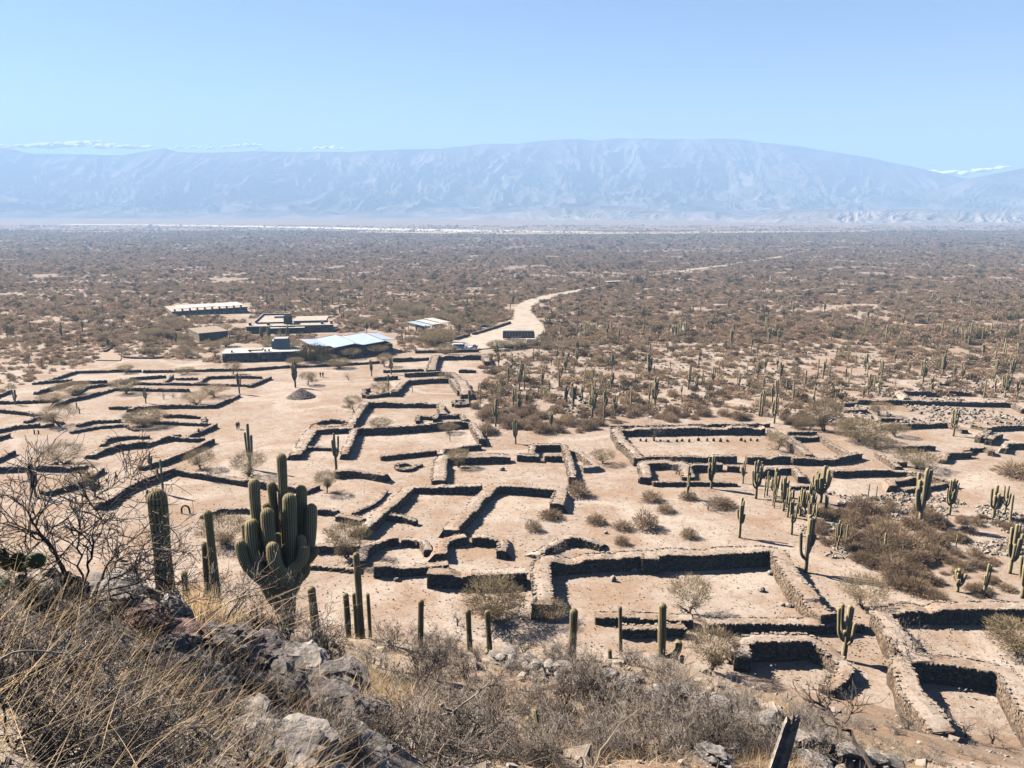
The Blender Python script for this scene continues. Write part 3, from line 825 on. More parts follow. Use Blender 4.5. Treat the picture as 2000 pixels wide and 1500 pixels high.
enclosure('curving low stone kerb around a dry garden bed beside the dirt path', [(.8, .8, 0, [(232,690),(240,694),(255,696),(300,696),(340,693)]), (.8, .8, 0, [(205,683),(228,672),(250,663),(278,658)])], 'boundary_wall', 'stone wall')

# ------------------------------------------------------------------ buildings, vehicles
M['house_stone'] = simple('house_stone', (.16, .118, .085), (.36, .275, .205), .9, .9, .2, .6, 3, .06)
M['white_roof'] = simple('white_flat_roof', (.48, .44, .39), (.64, .60, .55), .3, .8)
M['beige_roof'] = simple('beige_flat_roof', (.40, .34, .27), (.52, .45, .37), .3, .9)
M['white_wall'] = simple('whitewashed_wall', (.42, .38, .35), (.52, .48, .44), .5, .9)
M['metal_roof'] = simple('pale_blue_metal', (.36, .45, .54), (.46, .54, .61), .4, .45, .4)
M['red_trim'] = simple('red_trim', (.20, .03, .03), (.26, .05, .04), 1, .7)
M['dark_glass'] = simple('dark_glass', (.012, .014, .018), (.03, .032, .036), .5, .15, .5)
M['pale_pane'] = simple('pale_window', (.30, .33, .36), (.42, .45, .48), .5, .3, .5)
M['frame'] = simple('dark_frame', (.06, .045, .035), (.10, .075, .06), 2, .8)
M['white_paint'] = simple('white_paint', (.66, .66, .66), (.72, .72, .72), 1, .35, .5)
M['black_paint'] = simple('black_paint', (.012, .012, .014), (.02, .02, .022), 1, .3, .5)
M['red_paint'] = simple('red_paint', (.30, .03, .02), (.36, .04, .03), 1, .35, .5)
M['tyre'] = simple('tyre_rubber', (.02, .02, .02), (.03, .03, .03), 3, .9)
M['steel'] = simple('rim_steel', (.35, .35, .36), (.45, .45, .46), 3, .4, .5)
M['rust'] = simple('rusty_iron', (.08, .03, .02), (.16, .07, .045), 9, .85)

class Frame:
    """local axes on the ground: u along the picture-facing front, v away from the camera"""
    def __init__(s, pl, pr, h=0.0):
        a, b = at_plain(*pl, h), at_plain(*pr, h)
        s.o = np.array([a[0], a[1], float(min(gz(a[0], a[1]), gz(b[0], b[1])))])
        d = (b - a)[:2]; s.L = float(np.hypot(*d))
        s.u = np.array([d[0], d[1], 0]) / s.L; s.v = np.array([-d[1], d[0], 0]) / s.L
    def box(s, mb, u0, u1, v0, v1, z0, z1, m=0):
        B = box_v(u0, u1, v0, v1, z0, z1)
        mb.add(B[:, :1] * s.u + B[:, 1:2] * s.v + np.array([0, 0, 1]) * B[:, 2:], BOXF, m)
    def root(s, name, label, cat, group=None): return empty(name, s.o, label, cat, group)

def part(root, name, mat, boxes, fr, sub=None):
    mb = MB()
    for b in boxes: fr.box(mb, *b)
    return mb.build(name, mat, root)

def house(label, name, pl, pr, depth, h, openings, wall_mat, roof_mat, over=.25, pane='dark_glass', roof_t=.3, v0=0.0):
    fr = Frame(pl, pr)
    r = fr.root(name, label, 'building', 'buildings beyond the ruins')
    L = fr.L
    ops = sorted(openings)
    boxes = []; u = 0.0
    for (a, b, z0, z1) in [(o[0] * L, o[1] * L, o[2], o[3]) for o in ops]:
        boxes.append((u, a, v0, v0 + .4, -1, h)); 
        if z0 > 0: boxes.append((a, b, v0 + .003, v0 + .397, -1, z0))
        boxes.append((a, b, v0 + .003, v0 + .397, z1, h - .003)); u = b
    boxes.append((u, L, v0, v0 + .4, -1, h))
    boxes += [(.003, .4, v0 + .4, v0 + depth - .4, -1, h), (L - .4, L - .003, v0 + .4, v0 + depth - .4, -1, h), (0, L, v0 + depth - .4, v0 + depth, -1, h)]
    part(r, 'wall', wall_mat, boxes, fr)
    part(r, 'roof', roof_mat, [(-over, L + over, v0 - over, v0 + depth + over, h + .003, h + roof_t)], fr)
    for (a, b, z0, z1) in [(o[0] * L, o[1] * L, o[2], o[3]) for o in ops]:
        w = part(r, 'window' if z0 > .3 else 'door', M[pane], [(a, b, v0 + .22, v0 + .28, z0, z1)], fr)
        mm = (a + b) / 2
        part(w, 'frame', M['frame'], [(a, a + .1, v0 + .1, v0 + .2, z0, z1), (b - .1, b, v0 + .1, v0 + .2, z0, z1), (mm - .05, mm + .05, v0 + .1, v0 + .2, z0, z1), (a + .103, b - .103, v0 + .12, v0 + .2, z1 - .12, z1 - .01)], fr)
    return r, fr

r1, f1 = house('long stone house with a bright white flat roof and white rooftop tank', 'stone_house', (436,707), (590,703), 8.5, 3.1,
      [(.06, .15, .0, 2.3), (.26, .31, .0, 2.4), (.45, .55, .0, 2.5), (.66, .70, 0, 2.4), (.80, .94, .6, 2.5)], M['house_stone'], M['white_roof'])
part(r1, 'roof_tank', M['white_wall'], [(f1.L * .60, f1.L * .82, 5.2, 9.8, 3.41, 6.2), (f1.L * .63, f1.L * .81, 5.4, 9.6, 6.203, 6.9)], f1)
part(r1, 'roof_panel', M['beige_roof'], [(f1.L * .30, f1.L * .48, 3, 7, 3.41, 3.75)], f1)
for k in (.10, .33, .52, .57): part(r1, 'chimney', M['house_stone'], [(f1.L * k, f1.L * k + .5, 1.0, 1.5, 3.41, 4.1)], f1)
for k in (.0, .44, .705, .96): part(r1, 'buttress', M['house_stone'], [(f1.L * k, f1.L * k + .9, -.9, -.003, -1, 3.0)], f1)

def museum():
    fr = Frame((638,700), (768,690))
    r = fr.root('museum', 'stone museum under a folded pale blue metal roof with red edging', 'building', 'buildings beyond the ruins')
    L, D = fr.L, 19.0
    part(r, 'wall', M['house_stone'], [(0, L * .22, 0, .5, -1, 3.6), (L * .22, L * .30, .3, .8, -1, 3.6), (L * .36, L * .52, .3, .8, -1, 3.4), (L * .60, L * .78, .3, .8, -1, 3.4), (L * .84, L, .3, .8, -1, 3.4),
        (.003, .5, .5, D, -1, 3.6), (L - .5, L - .003, .8, D, -1, 3.4), (0, L, D - .003, D + .5, -1, 3.4), (L * .30, L * .36, .303, .797, 2.6, 3.4), (L * .52, L * .60, .303, .797, 2.6, 3.4), (L * .78, L * .84, .303, .797, 2.6, 3.4)], fr)
    for a, b in ((.30, .36), (.52, .60), (.78, .84)):
        d = part(r, 'door', M['dark_glass'], [(L * a, L * b, .5, .56, 0, 2.6)], fr)
        part(d, 'frame', M['frame'], [(L * a, L * a + .1, .38, .48, 0, 2.6), (L * b - .1, L * b, .38, .48, 0, 2.6), (L * a + .05, L * b - .05, .383, .477, 2.45, 2.58)], fr)
    # folded roof: front and back edge points, alternating ridge and valley
    us = [-.16, .10, .40, .53, .86, 1.08]; zs = [4.5, 4.0, 4.8, 4.05, 4.7, 4.1]
    for k in range(5):
        mb = MB(); vv = []
        for (uu, zz) in ((us[k], zs[k]), (us[k + 1], zs[k + 1])):
            for v in (-1.2 + (4 if k in (0, 4) else 0), D + 1):
                vv.append((fr.u * uu * L + fr.v * v + np.array([0, 0, zz])))
        a, b, c, d = vv
        t = np.array([0, 0, .18])
        mb.add(np.array([a, c, d, b, a + t, c + t, d + t, b + t]), BOXF)
        rp = mb.build('roof_panel', M['metal_roof'], r)
        sm = MB(); s0, s1 = (a + t, b + t)
        tube(sm, [s0 + np.array([0, 0, .06]), s1 + np.array([0, 0, .06])], .14, 5)
        sm.build('seam', M['red_trim'] if k in (0, 4) else M['white_roof'], rp)
    mb = MB()
    P = [fr.u * us[k] * L + fr.v * (D + 1.1) + np.array([0, 0, zs[k] + .1]) for k in range(6)]
    tube(mb, P, .22, 5); mb.build('roof_edge', M['red_trim'], r)
    part(r, 'side_wing', M['house_stone'], [(-L * .22, -.003, 2, 9, -1, 3.0)], fr)
    for k in (0, 1, 2): part(r, 'vent', M['white_wall'], [(-L * .1 + k * .9, -L * .1 + k * .9 + .5, 4, 4.5, 3.0, 4.0)], fr)
museum()

r3, f3 = house('low beige-roofed stone complex with a dark chimney block', 'stone_complex', (482,653), (650,650), 6.0, 3.0,
      [(.20, .24, 1.0, 2.2), (.30, .34, 1.0, 2.2), (.55, .58, 1.0, 2.2), (.64, .67, 1.0, 2.2), (.75, .80, 0, 2.2), (.9, .95, .8, 2.2)], M['house_stone'], M['beige_roof'], .4)
L3 = f3.L
part(r3, 'porch_roof', M['white_roof'], [(L3 * .26, L3 * .42, -3.2, -.45, 2.6, 2.75), (L3 * .56, L3 * .68, -3.2, -.45, 2.6, 2.75)], f3)
part(r3, 'porch_roof', M['beige_roof'], [(L3 * .423, L3 * .557, -3.0, -.45, 2.55, 2.7)], f3)
for k in (.26, .34, .42, .56, .62, .68): part(r3, 'post', M['frame'], [(L3 * k - .12, L3 * k + .12, -3.0, -2.8, -1, 2.6)], f3)
part(r3, 'chimney_block', M['house_stone'], [(L3 * .42, L3 * .505, 4, 9, -1, 7.0), (L3 * .428, L3 * .497, 5, 8, 7.003, 7.8)], f3)
part(r3, 'rear_wing', M['white_wall'], [(L3 * .08, L3 * .40, 8, 30, -1, 3.6), (L3 * .52, L3 * .90, 10, 24, -1, 3.6)], f3)
part(r3, 'rear_roof', M['beige_roof'], [(L3 * .07, L3 * .41, 7.5, 30.5, 3.603, 3.9), (L3 * .51, L3 * .91, 9.5, 24.5, 3.603, 3.9)], f3)
part(r3, 'parapet', M['white_wall'], [(L3 * .07, L3 * .08 , 7.5, 30.5, 3.903, 4.7), (L3 * .08, L3 * .41, 29.8, 30.5, 3.903, 4.7), (L3 * .25, L3 * .41, 20, 20.6, 3.903, 4.7)], f3)
for k in (.02, .23, .86, .97): part(r3, 'chimney', M['house_stone'], [(L3 * k, L3 * k + 1.1, 2, 3.1, 3.31, 4.5)], f3)

ops = [(.03 + k * .083, .03 + k * .083 + .04, .7, 2.1) for k in range(7)] + [(.66, .70, .0, 2.2), (.78, .82, .7, 2.1), (.9, .94, .7, 2.1)]
r4, f4 = house('long low hotel block with a row of pale windows under a flat roof', 'hotel_block', (338,619), (484,612), 26, 3.3, ops, M['house_stone'], M['beige_roof'], .4, 'pale_pane')
for k in range(10): part(r4, 'chimney', M['house_stone'], [(f4.L * (.02 + k * .098), f4.L * (.02 + k * .098) + .9, .2, 1.1, 3.61, 4.7)], f4)
part(r4, 'roof_panel', M['white_roof'], [(f4.L * .62, f4.L * .98, 6, 22, 3.61, 3.8), (f4.L * .12, f4.L * .60, 10, 24, 3.61, 3.8)], f4)

r5, f5 = house('squat stone hut with a grassy earth roof among cacti', 'stone_hut', (390,667), (446,663), 16, 3.2, [(.2, .28, 0, 2.1), (.7, .8, .8, 2.0)], M['house_stone'], M['wall_top'], .2, roof_t=.5)

def shelter():
    fr = Frame((830,652), (880,648))
    r = fr.root('shelter', 'open shelter with a bright white sheet roof behind a broad tree', 'building', 'buildings beyond the ruins')
    L = fr.L
    for a, b, z in ((0, .33, 3.4), (.335, .66, 3.8), (.665, 1, 4.2)):
        part(r, 'roof_sheet', M['white_roof'] if a else M['metal_roof'], [(L * a, L * b, 0, 16, z, z + .15)], fr)
    for a in (.02, .33, .66, .97):
        for v in (.5, 15): part(r, 'post', M['frame'], [(L * a - .1, L * a + .1, v, v + .2, -1, 3.39)], fr)
shelter()
r6, f6 = house('tiny flat-roofed roadside booth far out along the dirt road', 'roadside_booth', (1188,556.2), (1218,555.4), 6, 2.5, [(.3, .45, 0, 2.0)], M['house_stone'], M['beige_roof'], .6)

def wheel(root, c, rad, axis_u, axis_v, w=.24):
    mb = MB(); tube(mb, [c - axis_v * w / 2, c + axis_v * w / 2], rad, 14)
    t = mb.build('wheel', M['tyre'], root)
    mb = MB(); tube(mb, [c - axis_v * (w / 2 + .02), c + axis_v * (w / 2 + .02)], rad * .55, 10); mb.build('rim', M['steel'], t)

def vehicle(name, label, cat, pl, length, width, prof, glass, body, wheels, rad, ang=0.0, stripes=(), z=0.0):
    """side profile extruded across the width; glass = boxes on the sides"""
    p = on_ground(*pl)
    r = empty(name, p + np.array([0, 0, .35]), label, cat, 'vehicles by the parking ground', ang)
    prof = np.array(prof); n = len(prof)
    mb = MB(); V = []
    for k, (y, s) in enumerate(((-width / 2, .93), (-width / 2 + .12, 1), (width / 2 - .12, 1), (width / 2, .93))):
        c = prof.mean(0)
        q = c + (prof - c) * np.array([1 if s == 1 else .985, s])
        V.append(np.column_stack([q[:, 0], np.full(n, y), q[:, 1]]))
    V = np.concatenate(V); F = []
    for k in range(3):
        for i in range(n): F.append([k * n + i, k * n + (i + 1) % n, (k + 1) * n + (i + 1) % n, (k + 1) * n + i])
    mb.add(V, [np.array(F), np.array([list(range(n))]), np.array([list(range(3 * n, 4 * n))[::-1]])])
    mb.build('body', M[body], r)
    for (x0, x1, z0, z1) in glass:
        mb = MB()
        mb.add(box_v(x0, x1, -width / 2 - .012, width / 2 + .012, z0, z1), BOXF); mb.build('window', M['dark_glass'], r)
    for (x0, x1, z0, z1, mm) in stripes:
        mb = MB(); mb.add(box_v(x0, x1, -width / 2 - .018, width / 2 + .018, z0, z1), BOXF); mb.build('panel', M[mm], r)
    for x in wheels:
        for s in (-1, 1): wheel(r, np.array([x, s * (width / 2 - .1), rad]), rad, None, np.array([0, 1.0, 0]))
    return r
bus_prof = [(-6.4, .45), (6.4, .45), (6.5, 1.2), (6.4, 2.6), (6.1, 3.35), (-6.2, 3.4), (-6.45, 3.2), (-6.5, 1.0)]
vehicle('tour_bus', 'long black-windowed tour bus with white and red sides on the parking ground', 'bus', (1013, 664), 13, 2.5, bus_prof,
        [(-6.2 + k * 1.24, -6.2 + k * 1.24 + 1.08, 1.75, 2.9) for k in range(10)], 'black_paint', (-4, 3.9), .5, .02,
        [(-3.0, 1.0, .7, 1.35, 'white_paint'), (1.05, 5.9, .7, 1.3, 'red_paint'), (-6.2, -3.05, .9, 1.25, 'red_paint')] + [(-6.2 + k * 1.24 + 1.1, -6.2 + k * 1.24 + 1.22, 1.75, 2.75, 'white_paint') for k in range(9)])
van_prof = [(-2.4, .35), (2.4, .35), (2.5, .9), (2.2, 1.15), (1.5, 2.1), (-2.3, 2.25), (-2.5, 1.9)]
car_prof = [(-2.1, .3), (2.1, .3), (2.15, .7), (1.9, .88), (1.05, .98), (.45, 1.48), (-1.2, 1.5), (-1.95, 1.0), (-2.15, .8)]
pick_prof = [(-2.6, .45), (2.5, .45), (2.6, .9), (2.4, 1.1), (1.4, 1.2), (.8, 1.8), (-.6, 1.82), (-.8, 1.15), (-2.6, 1.15)]
vehicle('white_van', 'boxy white van parked behind the low wall', 'van', (897, 684), 5, 2, van_prof, [(1.0, 1.7, 1.35, 1.9), (-.2, .8, 1.35, 1.9), (-2.0, -.5, 1.35, 1.9)], 'white_paint', (-1.5, 1.5), .34, .2)
vehicle('white_car', 'white hatchback car parked between the van and the pickup', 'car', (909, 683.5), 4.2, 1.75, car_prof, [(-1.1, -.1, 1.0, 1.38), (0, .6, 1.0, 1.35)], 'white_paint', (-1.35, 1.35), .31, 1.2)
vehicle('white_pickup', 'white pickup truck parked at the end of the vehicle row', 'truck', (922, 683.5), 5, 1.85, pick_prof, [(-.5, .1, 1.25, 1.7), (.2, .9, 1.25, 1.65)], 'white_paint', (-1.6, 1.6), .38, 1.0)
vehicle('white_car', 'white car half hidden by trees near the bus', 'car', (1040, 674), 4.2, 1.75, van_prof, [(1.0, 1.7, 1.35, 1.9), (-.2, .8, 1.35, 1.9)], 'white_paint', (-1.5, 1.5), .34, .1)
vehicle('dark_car', 'dark car parked behind the parking wall', 'car', (945, 641.5), 4.2, 1.75, car_prof, [(-1.1, -.1, 1.0, 1.38), (0, .6, 1.0, 1.35)], 'black_paint', (-1.35, 1.35), .31, .3)

# ------------------------------------------------------------------ cacti
def column(mb, P, R, ribs=10, per=2, rings=10, tipn=3, base=1.0):
    """a ribbed cactus column along P, rounded tip"""
    P = np.asarray(P, float)
    s = np.concatenate([[0], np.cumsum(np.linalg.norm(np.diff(P, axis=0), axis=1))])
    t = np.linspace(0, s[-1] - R * .8, rings)
    # smooth path
    Q = np.stack([np.interp(t, s, P[:, k]) for k in range(3)], -1)
    for _ in range(2):
        Q[1:-1] = Q[:-2] * .25 + Q[1:-1] * .5 + Q[2:] * .25
    rad = R * (1 + .05 * np.sin(np.linspace(0, 9, rings) + P[0, 0] * 9)) * np.linspace(base, 1.0, rings)
    d = Q[-1] - Q[-2]; d /= np.linalg.norm(d)
    for k in range(1, tipn + 1):
        a = k / tipn * np.pi / 2
        Q = np.vstack([Q, Q[rings - 1] + d * R * .95 * math.sin(a)]); rad = np.append(rad, max(R * math.cos(a), R * .06))
    n = ribs * per
    ph = np.arange(n) % per
    crest = .5 + .5 * np.cos(ph / per * 2 * np.pi)
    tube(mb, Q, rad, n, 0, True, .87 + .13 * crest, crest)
    return Q, rad

def arm_path(r, th, z0, z1, bend=.6):
    c, s = math.cos(th), math.sin(th)
    pts = [(0, 0, z0)]
    for a in (.25, .5, .75, .92, 1.0):
        pts.append((c * r * math.sin(a * math.pi / 2), s * r * math.sin(a * math.pi / 2), z0 + r * bend * (1 - math.cos(a * math.pi / 2))))
    zz = pts[-1][2]
    lean = 1.3
    pts.append((c * r * (1 + lean) / 2, s * r * (1 + lean) / 2, (zz + z1) / 2)); pts.append((c * r * lean, s * r * lean, z1))
    return pts

def cactus_proto(narms, seed, ribs=10, per=2, rings=10, slender=1.0):
    """height 1; returns trunk mesh, arm meshes and a joined mesh"""
    rs = np.random.default_rng(seed)
    R = .029 * slender
    tall = MB(); tr = MB(); arms = []
    lean = rs.uniform(-.03, .03, 2)
    P = [(0, 0, -.03), (lean[0] * .3, lean[1] * .3, .3), (lean[0], lean[1], 1.0)]
    for mb in (tall, tr): column(mb, P, R, ribs, per, rings, 3, 1.15)
    th0 = rs.uniform(0, 6.3)
    for k in range(narms + (2 if narms >= 3 else 0)):
        th = th0 + k * 2.4 + rs.uniform(-.4, .4)
        r = rs.uniform(.05, .095) * (1 + .35 * (narms > 6)); z0 = rs.uniform(.22, .46); z1 = rs.uniform(.55, 1.0)
        ap = np.array(arm_path(r, th, z0, z1)); ap[:, :2] += lean * z0
        a = MB()
        for mb in (tall, a): column(mb, ap, R * rs.uniform(.75, .98), ribs, per, max(5, int(rings * .8)), 3, .9)
        arms.append(a.mesh('arm', [M['cactus']], smooth=True, attr='rib'))
    return dict(trunk=tr.mesh('trunk', [M['cactus']], smooth=True, attr='rib'), arms=arms, whole=tall.mesh('cactus', [M['cactus']], smooth=True, attr='rib'))

PRO = {n: [cactus_proto(n, 100 + n * 7 + k, slender=1.25 if n == 0 else 1.0) for k in range(3 if n in (2, 4, 6) else 2)] for n in (0, 1, 2, 3, 4, 6, 9)}
PRO_FAR = {n: [cactus_proto(n, 500 + n * 7 + k, 6, 2, 5, slender=1.3) for k in range(2)] for n in (0, 1, 2, 4, 6)}
_used = {}
def cactus(base, H, n, label, group, parts=True, name='cardon_cactus', rz=None, fat=1.0):
    pr = PRO[n] if parts else PRO_FAR[n]
    k = _used.get((n, parts), 0); _used[(n, parts)] = k + 1
    p = pr[k % len(pr)]
    rz = random.uniform(0, 6.28) if rz is None else rz
    sc = (H * fat, H * fat, H)
    if parts and n > 0:
        e = empty(name, base, label, 'cactus', group, rz, sc)
        link('trunk', p['trunk'], e)
        for a in p['arms']: link('arm', a, e)
    else:
        o = link(name, p['whole'], None, base); o.rotation_euler = (0, 0, rz); o.scale = sc
        tag(o, label, 'cactus', group)

def put(px, py, top_py, n, label, group, fat=1.0, parts=True):
    if not parts: n = {3: 2, 9: 6}.get(n, n)
    b = on_ground(px, py); H = height_to(b, top_py)
    cactus(b - np.array([0, 0, .05]), H, n, label, group, parts, fat=fat)
    CACTI_AT.append((px, py))
CACTI_AT = []
G1 = 'cacti on the rubble slope'
for px, py, ty, n in [(1342,974,910,2),(1389,954,888,6),(1451,944,900,3),(1476,974,898,4),(1510,980,912,6),(1530,998,930,6),(1562,1008,952,4),(1546,1044,975,3),(1580,1032,968,3),(1635,1076,1016,4),(1854,1006,934,4),(1866,1076,1044,1),(1962,1004,948,4),(1870,990,972,1),(1538,1010,950,4),(1498,968,920,2)]:
    put(px, py, ty, n, 'many-armed cardon cactus rising from rubble and brown scrub below the ruins', G1)
for px, py, ty in [(1652,1068,1024),(1694,976,944),(1711,974,948),(1972,1024,966),(1592,1020,985)]:
    put(px, py, ty, 0, 'single unbranched cactus post standing in the rubble scrub', G1)
put(1602,982,908,9, 'dense candelabra cactus standing at the edge of the stone terrace', G1, 1.25)
put(1444,1050,970,3, 'trident-shaped cactus alone on the bare slope above the large court', G1)
put(1573,1118,1005,4, 'tall cactus with clustered lower arms casting a shadow beside the large court', G1)
put(1726,1080,1040,1, 'short stubby cactus among brown brush', G1, 1.5)
put(1796,1024,912,6, 'tallest cactus of the rubble slope, next to the diamond-shaped pit', G1)
put(1940,1012,946,6, 'wide-spreading candelabra cactus on the rubble slope', G1, 1.5)
put(1972,1120,1022,6, 'heavy clustered cactus at the lower end of the rubble slope', G1)
put(1996,1168,1088,3, 'thick pale-trunked cactus above the wide court', G1, 1.3)
put(1920,1166,1100,2, 'slim three-stemmed cactus above the wide court', G1)
put(1870,1156,1112,6, 'low bowl-shaped cactus growing above the wide court', G1, 1.9)
put(1648,1284,1182,4, 'stout contorted cactus between the round chamber and the sunken room', 'cacti among the ruins', 1.35)
G2 = 'cacti among the ruins'
for px, py, ty, n, lb in [(295,920,884,6,'small bunched cactus at the tip of the zigzag walls'),(319,965,896,2,'slender two-stemmed cactus by the corner of the angular enclosure'),(489,917,827,2,'tall slim double cactus growing through a small tan tree'),
      (285,788,755,4,'many-armed cactus behind the long stepped terrace'),(468,770,727,3,'lone cactus at the end of the long stepped terrace'),(577,757,705,6,'big bunched cactus beside the stone cairn'),(31,791,760,6,'broad cactus by the weathered enclosures'),
      (70,971,905,3,'cactus with one very tall stem seen through bare branches'),(186,971,935,9,'low candelabra cactus behind the bare branches'),(291,992,956,4,'dark gnarled cactus beside the tall column cactus'),(657,918,845,3,'tall cactus with parallel stems on the retaining wall'),
      (726,735,701,4,'cactus with curved low arms near the square rooms'),(764,731,695,4,'cactus beside a leaning tree at the square rooms'),(758,764,731,2,'slim cactus within the stair room walls'),(918,794,761,4,'clustered cactus at the two square pits'),
      (1512,827,772,6,'bunched cactus at the corner of the walled court'),(1862,852,795,4,'cactus with wide upraised arms on a bare terrace'),(806,768,752,1,'little dark cactus standing inside the stair room'),(879,862,844,1,'little dark cactus inside the broad room')]:
    put(px, py, ty, n, lb, G2, 1.5 if n == 9 else 1.0)
G3 = 'cacti in the scrub beyond the court'
for px, py, ty, n in [(968,833,779,4),(1007,867,818,6),(1076,842,803,3),(959,716,689,4),(974,719,687,3),(1000,716,690,2),(1073,764,740,4),(1119,799,747,6),(1156,817,754,6),(1201,812,770,4),(1179,829,792,2),(1279,794,737,6),(1331,772,751,3),(1344,761,715,2),(1360,763,733,6),(1372,755,726,4),(1392,751,715,4),(1491,765,736,4),(1104,727,695,6),(1156,754,721,3),(1195,725,690,6),(1267,737,690,6),(1695,772,730,3),(1716,772,740,4),(1802,750,700,6),(1962,777,730,9),(1986,777,742,3),(1921,778,740,1),(1774,732,705,4),(1878,744,710,4),(1840,733,690,6),(1620,742,712,1),(1652,742,714,2),(1690,725,690,6),(1720,735,700,3),(1940,745,715,4),(1975,740,700,4)]:
    put(px, py, ty, n, 'branched cardon cactus in the dense scrub beyond the walled court', G3)
for px, py, ty in [(951,857,832),(1000,768,745),(1246,735,715),(1277,737,714),(1748,755,735),(1661,741,718)]:
    put(px, py, ty, 0, 'single cactus post in the dense scrub beyond the walled court', G3)

def inpoly(px, py, poly):
    r = False
    for i in range(len(poly)):
        (x0, y0), (x1, y1) = poly[i], poly[(i + 1) % len(poly)]
        if (y0 > py) != (y1 > py) and px < (x1 - x0) * (py - y0) / (y1 - y0) + x0: r = not r
    return r
k = 0
while k < 16:
    px, py = random.uniform(1470, 1620), random.uniform(955, 1045)
    if inpoly(px, py, [(1470,955),(1540,950),(1620,1000),(1600,1040),(1545,1040),(1500,985)]):
        put(px, py, py - random.uniform(32, 66), random.choice([0, 1, 2, 4, 6]), 'slim cactus in the thick cluster where terrace and rubble slope meet', 'cactus cluster at the terrace edge', .85); k += 1
k = 0
while k < 60:
    px, py = random.uniform(1000, 2000), random.uniform(672, 815)
    if inpoly(px, py, [(1000,680),(1400,672),(2000,676),(2000,770),(1760,765),(1640,785),(1500,815),(1200,820),(1010,830)]):
        put(px, py, py - random.uniform(18, 36) * (py - 560) / 160, random.choice([0, 1, 2, 3, 4, 4, 6]), 'upright cactus scattered through the brown scrub slope behind the courts', 'cacti scattered over the scrub slope', .9, random.random() < .4 and py > 740); k += 1

# near cacti, with spines
def near_cactus(paths, radii, label, name='cardon_cactus', group='cacti on the near hillside', ribs=16, spines=True, base=None):
    """paths in metres; the first is the trunk"""
    o = np.asarray(paths[0][0]) if base is None else base
    e = empty(name, o, label, 'cactus', group)
    for k, (P, R) in enumerate(zip(paths, radii)):
        mb = MB()
        L = float(np.sum(np.linalg.norm(np.diff(np.asarray(P), axis=0), axis=1)))
        Q, rad = column(mb, P, R, ribs, 4, max(10, int(L / .07)), 6, 1.0)
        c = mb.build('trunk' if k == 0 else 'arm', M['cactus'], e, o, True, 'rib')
        if spines:
            sm = MB()
            T, U, W = frames(Q)
            n = int(L / .014) * ribs
            i = rng.uniform(0, len(Q) - 1.001, n); i0 = i.astype(int); f = (i - i0)[:, None]
            a = (rng.integers(0, ribs, n) + rng.normal(0, .08, n)) * 2 * np.pi / ribs
            c_, s_ = np.cos(a)[:, None], np.sin(a)[:, None]
            nor = U[i0] * c_ + W[i0] * s_
            p = Q[i0] * (1 - f) + Q[i0 + 1] * f + nor * (rad[i0] * (1 - f[:, 0]) + rad[i0 + 1] * f[:, 0])[:, None]
            d = nor + T[i0] * np.where(i > len(Q) - 7, 1.2, .1)[:, None] + rng.normal(size=(n, 3)) * .55
            slivers(sm, p, d, rng.uniform(.012, .034, n), np.full(n, .004))
            so = sm.build('spines', M['spine'], c, o); so['kind'] = 'stuff'
    return e

def pix_paths(D, z0, s, x0, y0, arms):
    paths, radii = [], []
    for pts, r, dz in arms:
        P = np.array([at_dist(x0 + x / s, y0 + y / s, D + dz) for x, y in pts])
        paths.append(P); radii.append(r / s * (D + dz) / FPX)
    return paths, radii
BIG = [([(548,1520),(560,1400),(570,1250),(580,1050),(585,850),(580,640),(570,415)], 47, 0),
       ([(545,1180),(540,950),(530,700),(524,500),(520,300),(510,105)], 36, .35), ([(520,1200),(420,1000),(345,760),(320,600),(305,450),(300,300)], 41, .15),
       ([(530,1100),(490,850),(475,680),(450,500),(432,320)], 33, .45), ([(520,1050),(450,800),(412,640),(396,480)], 33, .5), ([(540,1130),(470,950),(420,770),(405,650),(400,528)], 45, -.25),
       ([(545,1330),(510,1280),(450,1220),(370,1060),(305,890),(285,750),(280,612)], 45, -.1), ([(420,1150),(300,960),(245,790),(230,640)], 30, .25),
       ([(500,1200),(400,1110),(290,1020),(235,960),(205,880),(190,770)], 37, -.15), ([(575,1120),(545,1050),(480,990),(450,900),(442,788)], 46, -.42),
       ([(590,1100),(640,950),(672,780),(672,550),(664,350)], 37, .3), ([(590,1180),(640,1050),(700,930),(735,790),(742,650),(742,495)], 40, .1), ([(590,1000),(620,850),(625,650),(622,490)], 24, .5),
       ([(580,1040),(600,985),(650,965),(685,900),(690,812)], 38, -.4), ([(600,1000),(655,900),(668,820),(665,735)], 34, -.05), ([(600,1120),(650,1010),(710,930),(755,885),(780,830)], 31, .0),
       ([(600,1150),(650,1070),(700,1020),(705,970)], 31, .05), ([(470,1000),(375,870),(355,745)], 24, .1), ([(540,950),(490,850),(480,720)], 24, .1),
       ([(560,1300),(500,1200),(470,1120),(440,1040)], 38, -.2), ([(570,1330),(545,1200),(530,1120)], 30, -.3)]
pp, rr = pix_paths(18.3, 0, 3.947, 420, 860, BIG)
near_cactus(pp, rr, 'huge candelabra cactus with many upright furry arms on the near hillside')
